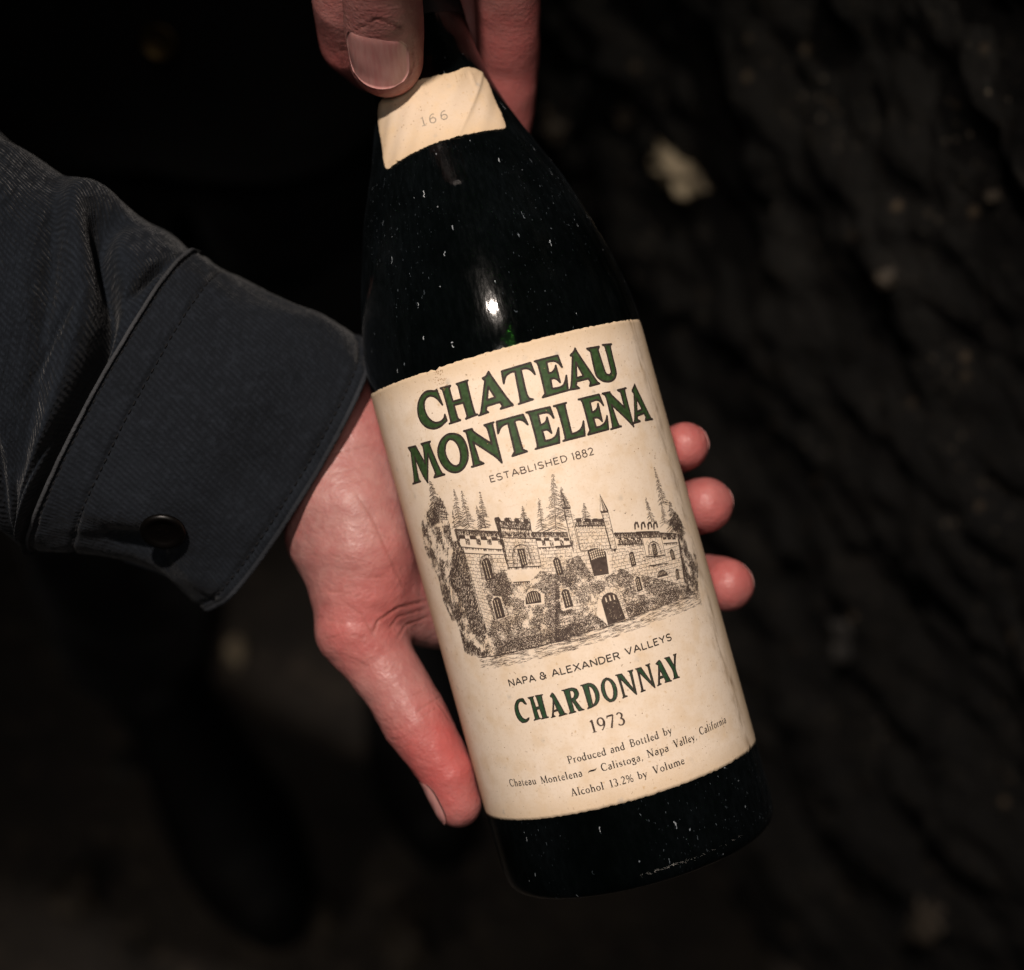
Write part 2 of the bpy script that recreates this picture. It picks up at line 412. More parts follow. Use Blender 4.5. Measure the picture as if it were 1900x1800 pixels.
MAT = dict(rock=m_rock(), floor=m_floor(), pale=m_stone('pale_stone', (.20, .16, .105), (.42, .345, .235)), grey=m_stone('grey_stone', (.014, .013, .012), (.040, .036, .032)), tan=m_stone('tan_stone', (.024, .018, .012), (.075, .058, .040)),
           jacket=m_cloth('charcoal_twill', (.0060, .0077, .0106)), cuff=m_cloth('charcoal_canvas', (.0064, .0079, .0106), .6), thread=m_plain('lit_grey_thread', (.035, .037, .041), .9, .2, 0, (900, .6)), hem=m_plain('worn_grey_hem', (.019, .021, .025), .95, .1, 0, (900, .6)), dark_thread=m_plain('black_thread', (.006, .006, .007), .9, .2),
           trousers=m_cloth('black_cotton', (.003, .003, .0035), .4), jacket_shaded=m_cloth('shaded_jacket_cloth', (.0012, .0012, .0014), .4), shoe=m_plain('black_leather', (.003, .003, .0035), .65, .15, 0, (200, .3)), wine=m_wine(), sole=m_plain('black_rubber', (.003, .003, .003), .85, .1),
           button=m_plain('dark_horn_button', (.0012, .0009, .0007), .38, .22), brass=m_plain('aged_brass', (.035, .024, .01), .5, .5, 1),
           skin=m_skin(), nail=m_nail(), glass=m_glass(), foil=m_plain('black_foil', (.008, .008, .009), .4, .5, 0, (300, .3)),
           paper=m_paper(), neck_paper=m_paper('aged_neck_paper', 20.0, 21.0, 1.5, .84), green=m_ink('green_ink', (.021, .046, .014), .6), green2=m_ink('deep_green_ink', (.013, .040, .016), .6), black=m_ink('brown_black_ink', (.022, .016, .013)), sepia=m_ink('sepia_ink', (.046, .031, .024)), grey_ink=m_ink('faded_grey_ink', (.17, .145, .115)), dust=m_ink('pale_dust', (.34, .33, .31), .9), stain=m_ink('brown_stain', (.22, .135, .07), .8), paper_plain=m_ink('bare_paper', (.50, .405, .30)))
# ------------------------------------------------------------------ printed matter, in label millimetres (right of centre, down from the top edge)
TITLE=[([(-21.72,6.44),(-22.49,6.63),(-23.78,6.22),(-25.22,6.07),(-26.78,6.57),(-28.29,7.65),(-29.48,9.20),(-30.07,10.96),(-30.05,12.62),(-29.44,14.07),(-28.27,15.30),(-26.66,16.08),(-25.23,16.34),(-23.70,16.18),(-22.22,15.62),(-21.19,15.18),(-21.31,13.51),(-21.79,14.32),(-22.84,14.92),(-24.02,14.99),(-25.25,14.69),(-26.30,13.81),(-27.07,12.51),(-27.37,11.02),(-27.23,9.52),(-26.56,8.28),(-25.50,7.56),(-24.27,7.45),(-23.09,8.00),(-22.24,8.88),(-21.68,9.90),(-21.22,10.79)],None),
([(-20.46,6.41),(-17.34,6.53),(-17.92,7.30),(-17.88,10.81),(-15.23,10.89),(-15.11,7.38),(-15.50,6.58),(-12.13,6.55),(-12.59,7.28),(-12.76,15.02),(-12.10,15.97),(-15.57,16.26),(-14.93,15.46),(-15.02,11.88),(-17.87,11.79),(-17.84,15.25),(-17.21,16.17),(-20.70,16.22),(-20.01,15.37),(-19.88,7.58)],None),
([(-6.04,5.90),(-5.65,7.29),(-3.20,13.99),(-2.14,16.18),(-5.56,16.29),(-4.85,15.73),(-5.24,14.46),(-9.04,14.55),(-9.52,15.57),(-9.04,16.24),(-11.75,16.36),(-10.84,15.55),(-7.58,7.90),(-8.07,7.11),(-7.06,6.89)],[(-7.22,9.62),(-6.13,12.94),(-8.46,13.02)]),
([(-2.64,6.75),(5.30,6.56),(5.65,9.82),(4.93,8.47),(3.86,7.72),(2.73,7.58),(2.35,7.71),(2.14,14.77),(3.38,16.15),(-0.61,16.33),(0.12,15.38),(0.74,7.69),(-0.29,7.63),(-1.54,7.98),(-2.31,8.69),(-2.98,10.01)],None),
([(6.51,6.49),(13.07,6.49),(13.38,9.81),(12.76,8.55),(11.88,7.78),(10.75,7.51),(9.55,7.49),(9.32,10.56),(10.39,10.44),(11.30,9.78),(11.78,8.97),(11.71,13.59),(11.18,12.72),(10.38,12.15),(9.39,12.09),(9.10,14.68),(10.56,14.88),(12.20,14.69),(13.17,13.71),(13.95,12.27),(13.24,16.17),(5.99,16.30),(6.97,15.52),(7.20,7.82)],None),
([(18.59,5.73),(19.02,7.34),(22.23,15.24),(23.11,16.47),(19.87,16.51),(20.45,15.58),(20.12,14.46),(16.41,14.47),(15.84,15.50),(16.60,16.38),(13.26,16.13),(14.47,15.42),(17.21,7.65),(16.66,7.30),(17.95,6.53)],[(17.71,9.40),(18.81,13.48),(16.63,13.59)]),
([(22.16,6.55),(26.38,6.71),(25.66,7.42),(25.98,13.36),(26.34,14.49),(27.29,14.89),(28.11,14.43),(28.29,13.52),(28.50,7.40),(27.73,6.46),(31.24,6.73),(30.44,7.57),(30.11,13.57),(29.71,15.16),(28.39,16.25),(26.52,16.57),(24.57,16.05),(23.22,14.85),(22.76,13.24),(23.10,7.55)],None),
([(-38.20,19.08),(-34.64,19.24),(-32.69,24.53),(-31.69,20.57),(-32.11,19.17),(-28.47,19.27),(-29.04,20.32),(-27.68,27.84),(-26.62,28.97),(-30.73,28.97),(-29.72,28.11),(-30.55,22.24),(-33.77,29.80),(-34.96,27.31),(-36.34,22.02),(-37.27,27.85),(-36.72,28.91),(-40.99,28.94),(-39.68,28.17),(-37.44,20.37)],None),
([(-20.69,18.99),(-22.61,18.92),(-24.66,19.82),(-26.32,21.54),(-27.03,23.50),(-26.74,25.69),(-25.63,27.71),(-23.73,29.05),(-21.54,29.27),(-19.61,28.34),(-18.14,26.61),(-17.55,24.43),(-17.65,22.07),(-18.61,20.07)],[(-21.90,20.16),(-23.06,20.68),(-24.11,22.07),(-24.52,23.85),(-24.09,25.84),(-23.12,27.24),(-22.02,27.74),(-20.91,27.31),(-20.12,25.87),(-19.74,24.10),(-19.94,22.18),(-20.73,20.81)]),
([(-17.09,19.23),(-14.63,19.27),(-14.22,20.42),(-10.42,24.60),(-10.41,20.36),(-11.06,19.25),(-8.36,19.21),(-8.87,20.16),(-9.12,30.12),(-10.61,27.79),(-15.33,22.69),(-15.08,28.11),(-14.03,29.04),(-17.67,29.06),(-16.89,28.21),(-16.46,20.29)],None),
([(-7.52,19.26),(-0.28,19.31),(0.26,22.23),(-0.52,21.03),(-1.49,20.36),(-2.52,20.31),(-2.93,20.54),(-2.84,28.20),(-1.81,29.06),(-5.91,29.20),(-4.97,28.30),(-4.67,20.52),(-5.73,20.57),(-6.92,21.05),(-8.00,22.37)],None),
([(0.70,19.03),(7.16,19.27),(7.40,22.34),(6.78,21.02),(5.78,20.41),(3.60,20.29),(3.47,23.26),(4.57,23.09),(5.32,22.48),(5.68,21.77),(5.72,26.06),(5.25,25.24),(4.55,24.82),(3.52,24.77),(3.53,27.66),(5.02,27.72),(6.44,27.29),(7.29,26.36),(7.91,25.26),(7.11,29.09),(0.48,29.03),(1.32,28.10),(1.43,20.16)],None),
([(8.26,19.33),(11.83,19.31),(11.24,20.09),(10.99,27.68),(12.33,27.67),(13.71,27.21),(14.59,26.38),(15.19,25.24),(14.48,29.02),(8.22,28.93),(9.08,28.00),(9.11,20.36)],None),
([(15.47,19.26),(22.01,19.30),(22.44,22.44),(21.79,21.25),(20.76,20.56),(18.60,20.68),(18.39,23.55),(19.45,23.32),(20.34,22.69),(20.90,21.65),(20.69,26.52),(20.09,25.56),(19.27,25.15),(18.34,25.12),(18.32,27.73),(19.81,27.72),(21.22,27.22),(22.03,26.46),(22.67,25.42),(21.94,29.01),(15.44,29.03),(16.37,28.09),(16.43,20.30)],None),
([(23.16,19.30),(25.74,19.40),(26.19,20.47),(29.52,24.49),(29.65,20.13),(28.67,19.38),(32.22,19.35),(31.33,20.28),(30.99,30.04),(29.59,28.18),(25.07,22.73),(25.59,28.37),(26.46,29.13),(22.74,29.19),(23.58,28.43),(24.11,20.78)],None),
([(36.51,18.85),(36.95,20.58),(39.76,28.37),(40.83,29.34),(36.77,29.19),(37.56,28.34),(37.03,27.19),(33.70,27.43),(33.26,28.44),(34.33,29.08),(30.92,29.17),(32.16,28.38),(34.99,21.17),(34.38,20.49)],[(35.50,22.67),(36.68,26.06),(34.10,26.30)])]
VARIETY=[([(-21.36,92.82),(-22.40,92.76),(-23.54,93.15),(-24.61,94.51),(-24.96,96.38),(-24.59,98.10),(-23.67,99.14),(-22.39,99.16),(-21.37,98.63),(-21.16,98.18),(-22.21,98.59),(-23.05,98.09),(-23.65,96.80),(-23.74,95.21),(-23.33,93.99),(-22.60,93.38),(-21.84,93.51),(-21.32,94.25),(-20.83,94.44)],None),
([(-19.81,92.85),(-18.10,92.83),(-18.44,93.24),(-18.29,95.83),(-17.25,95.80),(-17.33,93.17),(-17.58,92.75),(-15.40,92.84),(-15.84,93.32),(-15.95,98.83),(-15.48,99.07),(-17.59,99.17),(-17.13,98.89),(-17.28,96.30),(-18.31,96.40),(-18.22,98.69),(-17.83,98.96),(-19.84,99.11),(-19.35,98.77),(-19.27,93.38)],None),
([(-12.70,92.99),(-12.17,93.82),(-10.81,98.98),(-10.23,99.28),(-12.48,99.40),(-12.12,98.97),(-12.39,97.87),(-13.71,97.95),(-14.00,98.94),(-13.55,99.23),(-14.73,99.30),(-14.28,98.88),(-12.92,94.78),(-13.40,93.69)],[(-12.81,95.23),(-12.51,97.56),(-13.61,97.69)]),
([(-9.88,92.93),(-7.10,92.89),(-6.00,93.54),(-5.74,94.64),(-6.32,95.71),(-7.14,96.12),(-6.04,98.79),(-5.44,99.26),(-6.87,99.24),(-7.20,98.37),(-7.84,96.29),(-8.13,96.31),(-8.14,98.98),(-7.74,99.30),(-9.61,99.34),(-9.16,98.97),(-9.35,93.48)],[(-7.89,93.40),(-7.01,93.62),(-6.78,94.52),(-7.25,95.48),(-8.09,95.75)]),
([(-4.63,92.87),(-2.42,92.83),(-1.13,93.75),(-0.57,95.59),(-0.80,97.35),(-1.77,98.64),(-3.17,99.11),(-4.48,99.28),(-4.03,98.88),(-4.14,93.45)],[(-2.73,93.45),(-1.93,94.09),(-1.55,95.60),(-1.67,97.26),(-2.31,98.35),(-2.93,98.75)]),
([(2.41,92.67),(1.46,93.05),(0.63,94.23),(0.37,95.99),(0.72,97.77),(1.64,99.02),(2.76,99.05),(3.76,98.21),(4.28,96.67),(4.23,94.83),(3.50,93.35)],[(2.28,93.14),(1.56,93.93),(1.20,95.51),(1.29,97.23),(1.79,98.49),(2.48,98.55),(3.05,97.73),(3.43,96.15),(3.34,94.43),(2.90,93.46)]),
([(5.03,92.67),(6.66,92.80),(8.82,98.01),(8.91,93.10),(8.47,92.60),(9.91,92.69),(9.44,93.11),(9.16,99.18),(8.67,98.53),(5.95,93.78),(5.96,98.57),(6.53,98.88),(5.21,98.97),(5.55,98.59),(5.50,93.36)],None),
([(10.68,92.64),(12.26,92.69),(14.17,97.79),(14.29,93.01),(13.76,92.49),(15.00,92.52),(14.70,93.00),(14.65,98.99),(14.06,98.18),(11.41,93.71),(11.18,98.58),(11.77,98.84),(10.48,98.93),(10.81,98.61),(11.07,93.32)],None),
([(17.93,92.41),(18.42,93.27),(19.64,98.47),(20.00,98.73),(17.95,98.53),(18.23,98.18),(18.07,97.14),(16.66,97.14),(16.24,98.28),(16.71,98.63),(15.47,98.70),(15.91,98.32),(17.41,93.53),(16.75,93.05)],[(17.44,94.68),(17.89,96.66),(16.80,96.70)]),
([(19.72,92.38),(21.30,92.48),(22.03,95.21),(23.03,92.65),(22.77,92.34),(23.76,92.35),(23.43,92.76),(22.27,95.85),(22.32,98.29),(22.77,98.57),(20.68,98.45),(21.11,98.21),(21.23,96.11),(20.07,92.76)],None)]
ETCHING={'side':[[(-28.76,47.59),(-27.33,50.10),(-27.65,66.06),(-27.11,73.84),(-32.56,73.09),(-33.06,64.94),(-36.58,57.69),(-31.96,50.57)]],
'thick':[[(-28.31,44.04),(-15.19,47.68)],[(-28.40,48.94),(-15.14,52.65)],[(-6.13,50.24),(2.78,52.71)],[(-5.90,54.53),(2.81,56.45)],[(-1.36,55.37),(3.06,56.18)],[(15.07,56.25),(36.59,61.60)],[(15.20,59.40),(22.88,61.29)],[(30.02,62.94),(36.04,63.97)],[(-28.31,44.04),(-28.25,49.12)],[(-15.41,57.57),(-6.26,59.46)],[(-14.96,61.78),(-10.42,62.63)],[(22.88,64.90),(29.56,66.14)],[(22.74,67.38),(29.78,68.44)],[(-14.45,46.66),(-6.33,49.49)],[(5.19,51.57),(13.26,53.56)],[(21.65,57.70),(29.72,59.50)],[(-29.90,50.59),(-34.76,56.62)],[(-29.18,51.04),(-33.57,56.79)]],
'line':[[(-15.19,47.68),(-15.25,57.61)],[(-6.33,49.49),(-5.78,51.84),(-6.30,59.39)],[(-14.52,49.42),(-5.82,51.98)],[(-27.33,50.10),(-27.11,73.84)],[(-27.60,50.85),(-15.51,53.92)],[(4.86,58.36),(13.00,60.07)],[(5.28,52.30),(4.86,58.36)],[(13.04,54.30),(13.00,60.07)],[(23.19,59.37),(22.80,64.83)],[(29.89,60.12),(29.56,66.14)],[(37.09,61.70),(33.98,76.08)],[(22.44,59.46),(29.91,61.13)]],
'dark':[[(-15.23,43.82),(-13.92,43.96),(-13.51,45.19),(-15.12,44.92)],[(-12.62,44.66),(-11.35,44.80),(-10.95,46.04),(-12.51,45.76)],[(-10.08,45.51),(-8.83,45.65),(-8.44,46.88),(-9.97,46.61)],[(-7.73,46.30),(-6.50,46.45),(-6.11,47.68),(-7.63,47.40)],[(-27.67,45.81),(-25.57,46.29),(-25.64,47.30),(-27.71,46.83)],[(-24.12,46.71),(-22.17,47.19),(-22.24,48.20),(-24.15,47.73)],[(-20.82,47.61),(-18.97,48.09),(-19.03,49.09),(-20.84,48.62)],[(-17.68,48.51),(-15.92,49.00),(-15.98,49.99),(-17.71,49.52)],[(-5.78,51.84),(-4.37,52.22),(-4.40,52.99),(-5.81,52.61)],[(-3.73,52.39),(-2.33,52.77),(-2.35,53.55),(-3.76,53.17)],[(-1.10,53.11),(0.29,53.49),(0.27,54.27),(-1.13,53.88)],[(1.37,53.79),(2.78,54.18),(2.75,54.96),(1.35,54.57)],[(5.82,49.86),(7.27,50.10),(7.32,50.95),(5.78,50.70)],[(8.08,50.49),(9.56,50.72),(9.61,51.58),(8.05,51.32)],[(10.11,51.05),(11.61,51.29),(11.66,52.14),(10.08,51.88)],[(11.76,51.49),(13.29,51.74),(13.34,52.60),(11.73,52.33)],[(21.73,55.58),(22.28,55.01),(23.15,55.14),(23.23,55.96),(23.15,56.79),(22.61,56.71),(22.74,55.72),(22.35,55.62),(21.87,57.04),(21.42,56.93)],[(23.86,56.11),(24.43,55.54),(25.34,55.67),(25.42,56.49),(25.34,57.33),(24.77,57.25),(24.91,56.25),(24.50,56.15),(24.00,57.57),(23.53,57.46)],[(26.08,56.65),(26.68,56.07),(27.65,56.21),(27.74,57.04),(27.65,57.88),(27.05,57.79),(27.19,56.79),(26.76,56.69),(26.23,58.11),(25.74,58.00)],[(28.07,57.11),(28.70,56.54),(29.72,56.68),(29.81,57.51),(29.72,58.35),(29.09,58.26),(29.24,57.26),(28.78,57.16),(28.22,58.58),(27.71,58.46)],[(15.63,57.68),(16.82,57.94),(16.80,58.61),(16.30,58.59),(16.18,58.16),(15.70,58.09)],[(17.54,58.19),(18.76,58.46),(18.74,59.13),(18.23,59.11),(18.10,58.68),(17.61,58.60)],[(19.51,58.71),(20.77,58.98),(20.75,59.66),(20.21,59.63),(20.09,59.20),(19.57,59.12)],[(21.38,59.19),(22.69,59.47),(22.67,60.15),(22.11,60.12),(21.98,59.69),(21.45,59.61)],[(30.42,61.33),(31.82,61.59),(31.76,62.15),(30.34,61.95)],[(32.26,61.74),(33.74,62.00),(33.67,62.57),(32.17,62.36)],[(34.21,62.16),(35.80,62.43),(35.73,63.00),(34.11,62.78)],[(3.14,45.81),(5.42,46.38),(5.22,46.89),(3.26,46.40)],[(12.92,49.61),(15.25,50.03),(15.16,50.54),(13.05,50.21)],[(13.20,60.40),(14.77,60.21),(14.04,61.20)]],
'tone':[[(-15.34,44.17),(-14.08,43.92),(-14.21,46.66),(-14.52,49.42),(-15.19,47.68)],[(-14.42,45.09),(-6.16,47.50),(-6.33,49.49),(-14.38,46.68)],[(-14.09,47.95),(-6.30,50.28),(-5.78,51.84),(-14.34,49.40)],[(-25.74,47.37),(-24.47,47.72),(-24.66,49.09),(-25.89,48.71)],[(-22.28,48.09),(-21.08,48.45),(-21.26,49.81),(-22.41,49.43)],[(-19.02,48.82),(-17.89,49.18),(-18.06,50.53),(-19.15,50.16)],[(-15.92,49.55),(-14.83,49.91),(-15.00,51.26),(-16.04,50.88)],[(-4.40,52.99),(-3.58,53.21),(-3.71,54.37),(-4.49,54.22)],[(-2.35,53.55),(-1.54,53.77),(-1.67,54.93),(-2.44,54.78)],[(0.27,54.27),(1.08,54.50),(0.95,55.65),(0.18,55.50)],[(2.75,54.96),(3.57,55.19),(3.44,56.34),(2.66,56.19)],[(-28.14,44.17),(-15.21,47.77),(-15.22,48.93),(-27.80,45.58)],[(-6.15,50.32),(2.74,52.82),(2.62,53.82),(-5.70,51.54)],[(5.18,50.59),(13.27,52.52),(13.26,53.56),(5.25,51.59)],[(15.17,56.42),(23.13,58.50),(22.95,59.54),(15.14,57.55)],[(30.04,60.29),(36.77,61.78),(36.64,62.57),(29.91,61.13)],[(15.81,58.43),(22.87,60.29),(22.83,61.22),(15.68,59.39)],[(21.88,58.04),(29.81,59.81),(29.75,61.00),(22.46,59.41)]],
'window':[[(-22.68,54.85),(-21.91,53.90),(-20.75,53.73),(-20.02,54.31),(-19.91,55.44),(-20.36,59.63),(-22.84,59.59)],[(-22.57,65.69),(-21.70,64.75),(-20.64,64.65),(-19.96,65.26),(-19.95,70.18),(-22.78,70.37)],[(-11.37,53.42),(-9.46,53.79),(-9.90,58.30),(-11.50,58.21)],[(-2.90,59.05),(-2.24,58.35),(-1.48,58.43),(-1.07,59.23),(-1.06,62.94),(-2.89,62.97)],[(-2.98,67.85),(-2.50,67.13),(-1.62,67.01),(-0.97,67.69),(-0.93,71.91),(-3.07,71.95)],[(17.77,62.92),(18.42,62.39),(19.17,62.65),(19.02,66.18),(17.61,66.19)],[(17.54,69.80),(18.22,69.20),(18.95,69.48),(18.90,73.02),(17.28,73.18)],[(31.70,65.43),(32.45,65.08),(33.08,65.45),(33.13,68.07),(31.64,67.96)],[(31.79,71.08),(32.52,70.68),(33.10,70.96),(32.74,73.33),(31.29,73.70)],[(25.76,62.29),(26.40,62.02),(27.17,62.35),(26.85,65.28),(25.37,65.11)]],
'arch':[[(-13.20,68.35),(-12.78,66.56),(-11.89,65.51),(-10.49,65.16),(-9.17,65.62),(-8.50,66.67),(-8.88,68.84)],[(24.46,71.25),(25.06,70.12),(26.22,69.56),(27.34,69.70),(28.27,70.43),(28.55,71.59)]],
'outline':[[(-13.65,57.68),(-13.16,54.49),(-11.99,52.73),(-10.09,52.37),(-8.60,53.38),(-8.45,55.68),(-8.45,58.51)],[(23.82,64.80),(24.27,62.49),(25.33,61.61),(26.70,61.52),(27.90,62.53),(28.18,65.46)],[(-24.00,59.05),(-23.22,54.42),(-22.02,53.08),(-20.38,52.80),(-19.23,53.53),(-20.04,59.54)]],
'bigwin':[[(6.52,59.05),(7.38,58.56),(9.08,58.70),(10.78,59.45),(11.42,60.62),(10.65,66.32),(6.49,65.79)]],
'door':[[(6.63,72.63),(7.48,71.46),(8.76,71.04),(9.90,71.17),(11.04,72.14),(11.39,73.99),(11.80,79.13),(6.67,79.39)]],
'vous':[[(6.63,72.63),(7.48,71.46),(8.76,71.04),(9.90,71.17),(11.04,72.14),(11.39,73.99),(11.80,79.13)],[(6.52,59.05),(7.38,58.56),(9.08,58.70),(10.78,59.45),(11.42,60.62)],[(-13.65,57.68),(-13.16,54.49),(-11.99,52.73),(-10.09,52.37),(-8.60,53.38),(-8.45,55.68),(-8.45,58.51)],[(-22.68,54.85),(-21.91,53.90),(-20.75,53.73),(-20.02,54.31),(-19.91,55.44)],[(-12.78,66.56),(-11.89,65.51),(-10.49,65.16),(-9.17,65.62),(-8.50,66.67)],[(-2.90,59.05),(-2.24,58.35),(-1.48,58.43),(-1.07,59.23)],[(17.77,62.92),(18.42,62.39),(19.17,62.65)],[(24.27,62.49),(25.33,61.61),(26.70,61.52),(27.90,62.53),(28.18,65.46)],[(24.61,70.86),(25.06,70.12),(26.22,69.56),(27.34,69.70),(28.27,70.43),(28.55,71.59)],[(-22.57,65.69),(-21.70,64.75),(-20.64,64.65),(-19.96,65.26),(-19.95,70.18)],[(-2.98,67.85),(-2.50,67.13),(-1.62,67.01),(-0.97,67.69)]],
'cone':[[(4.01,41.56),(3.25,45.84),(5.35,46.42)],[(14.13,45.55),(12.92,49.61),(15.23,50.08)]],
'shaft':[[(3.42,46.73),(5.04,47.04),(4.72,58.04),(2.93,58.16)],[(13.19,50.24),(15.10,50.53),(14.69,60.25),(13.16,60.54)]],
'stone':[[(-27.66,51.00),(-15.51,53.92),(-17.18,80.09),(-27.11,73.84)],[(-5.54,55.51),(2.58,57.26),(0.52,81.31),(-9.98,80.45)],[(5.24,52.43),(13.02,54.37),(13.00,60.07),(4.86,58.36)],[(2.87,58.37),(6.98,58.96),(6.47,65.84),(2.78,64.80)],[(11.87,60.32),(22.79,61.55),(21.13,76.76),(10.73,77.47)],[(21.72,64.69),(37.10,64.85),(33.14,78.20),(21.30,76.24)],[(-14.45,49.75),(-5.84,52.04),(-6.30,59.39),(-15.22,57.52)]],
'tree':[[(-32.76,29.11),(-32.96,40.71),(4.31,5.10)],[(-24.94,33.48),(-26.20,43.44),(2.23,3.40)],[(-22.65,34.48),(-23.38,44.51),(2.56,3.40)],[(-27.39,38.87),(-28.29,43.66),(1.26,2.55)],[(-17.32,36.09),(-18.65,45.90),(1.95,3.40)],[(-19.47,39.36),(-19.60,45.52),(1.76,3.40)],[(-6.90,42.74),(-7.26,46.32),(1.25,2.72)],[(-2.13,41.85),(-3.50,50.41),(1.85,2.55)],[(3.17,36.73),(0.08,51.08),(3.27,2.72)],[(4.44,40.55),(3.36,49.52),(2.78,2.89)],[(9.14,46.28),(8.51,50.52),(1.72,3.06)],[(28.11,49.51),(27.93,56.22),(1.89,2.55)],[(34.95,42.28),(34.73,52.75),(2.64,2.72)],[(33.73,52.27),(32.85,57.88),(2.33,1.70)],[(37.73,52.57),(37.06,60.18),(5.47,5.44)]],
'mass':[[(-37.73,37.66),(-30.95,34.63),(-29.63,36.50),(-29.46,40.71),(-30.52,46.95),(-28.76,47.59),(-31.96,50.57),(-36.58,57.69),(-37.92,64.05),(-33.70,66.48),(-36.26,68.78),(-40.15,68.43),(-42.07,62.38),(-41.08,55.89),(-44.10,51.35),(-44.32,45.71),(-42.22,40.00)],[(-37.72,71.90),(-33.36,76.23),(-26.82,79.97),(-34.61,79.18),(-38.10,77.41)],[(34.27,58.46),(39.70,55.40),(41.11,59.45),(41.61,61.01),(40.25,67.22),(44.77,69.21),(43.23,73.37),(39.06,79.28),(34.29,77.32),(35.63,70.36),(36.63,64.17),(36.87,61.60)]],
'massd':[[(-35.06,57.88),(-33.06,64.94),(-31.94,71.55),(-27.90,73.72),(-27.27,78.94),(-32.67,79.21),(-36.82,75.89),(-37.72,71.90),(-38.29,65.98)],[(36.23,67.58),(39.06,68.16),(37.52,75.15),(34.41,77.06),(35.06,72.56)]],
'massl':[[(35.56,74.71),(40.61,77.27),(39.85,83.26),(37.54,80.40),(37.88,78.73)]],
'ivy':[[(-24.40,60.24),(-16.34,57.83),(-15.25,62.19),(-10.83,62.94),(-6.63,60.56),(0.45,64.98),(-3.74,80.15),(-15.80,80.07),(-26.92,80.27),(-27.11,73.84),(-23.78,69.93)],[(-2.69,60.20),(4.04,59.26),(6.44,65.97),(10.63,66.59),(14.20,65.76),(17.29,68.03),(24.42,71.38),(34.01,75.80),(37.88,78.73),(18.42,78.83),(11.93,79.50),(11.96,78.38),(11.11,72.08),(7.02,71.05),(6.53,79.40),(-8.07,79.58)]],
'ivyd':[[(-25.44,76.02),(-14.84,76.80),(-2.93,77.23),(-3.74,80.15),(-15.80,80.07),(-26.92,80.27)],[(-7.19,76.43),(6.95,76.37),(6.53,79.40),(-8.07,79.58)],[(12.50,76.57),(26.74,75.43),(38.46,77.69),(37.88,78.73),(18.42,78.83),(11.93,79.50)],[(-21.82,58.21),(-16.34,57.83),(-16.04,64.85),(-18.90,67.39),(-22.57,62.83)]],
'bare':[[(-13.76,68.53),(-12.98,65.88),(-11.29,64.56),(-8.87,65.16),(-7.46,66.94),(-8.20,69.58)],[(-4.39,71.82),(-3.31,66.78),(-0.73,66.54),(0.44,72.51),(-3.97,72.56)],[(-23.10,65.59),(-21.86,64.08),(-19.41,64.43),(-19.07,70.21),(-22.94,70.88)],[(4.42,76.21),(6.22,70.83),(9.15,69.69),(11.61,70.39),(12.74,72.69),(12.57,79.41),(11.73,79.16),(6.67,79.39)],[(16.94,69.64),(18.10,68.54),(19.54,69.22),(19.77,74.68),(16.76,73.83)],[(23.91,71.25),(25.00,69.25),(27.13,69.22),(29.04,70.56),(28.48,73.01)],[(31.31,70.82),(33.12,70.38),(33.42,73.92),(30.98,74.21)]],
'box':[[(-14.61,58.87),(-9.61,59.79),(-9.92,63.17),(-15.25,62.19)]],
'ground':[[(-32.86,79.68),(-26.82,79.97),(-15.76,79.92),(-3.70,80.01)],[(-8.08,79.63),(6.49,79.53),(18.40,78.89),(38.07,78.92)]],
'crenel':[[(-15.34,44.17),(-14.06,43.86),(-13.67,45.15),(-12.83,45.37),(-12.11,44.61),(-10.91,44.98),(-10.86,45.94),(-10.12,46.19),(-9.56,45.40),(-8.38,45.77),(-8.34,46.76),(-7.66,46.97),(-7.14,46.23),(-5.97,46.60),(-6.33,49.49)],[(5.20,50.03),(6.27,49.76),(7.61,50.13),(7.64,51.04),(8.04,51.15),(8.51,50.52),(9.59,50.82),(9.67,51.54),(10.08,51.66),(10.55,51.08),(11.66,51.33),(11.75,52.05),(12.16,52.17),(12.62,51.64),(13.42,51.80)]],
'shade':[[(-15.38,44.32),(-14.40,45.35),(-14.36,49.46),(-14.97,57.58),(-15.49,56.13),(-15.25,50.51),(-15.19,47.68)],[(37.09,61.70),(37.71,62.64),(34.62,75.37),(34.27,74.41)],[(-28.34,44.13),(-27.41,46.24),(-28.25,49.12),(-28.76,47.59)]],
'bird':[[(16.98,50.54)],[(20.02,52.08)]]}
# ------------------------------------------------------------------ the place: floor and rock wall
def grid_faces(nu, nv, wrap=False):
    F = []
    for i in range(nu-1):
        for j in range(nv if wrap else nv-1):
            j2 = (j+1) % nv
            F.append((i*nv+j, i*nv+j2, (i+1)*nv+j2, (i+1)*nv+j))
    return F

def ray(px, py):
    d = (px-950)/FPX*RIGHT-(py-900)/FPX*UP-BACK
    return d
def on_floor(px, py):
    d = ray(px, py); return CAM+d*(-CAM[2]/d[2])

gx = np.linspace(-1.9, 1.3, 150); gy = np.linspace(-.6, 2.2, 130)
fv = np.array([(x, y, 0) for x in gx for y in gy])
fv[:, 2] = .010*vnoise(fv, 5, 3.3, 4)-.008
floor = mesh_obj('floor', fv, [f[::-1] for f in grid_faces(len(gx), len(gy))], MAT['floor']); tag(floor, kind='structure')

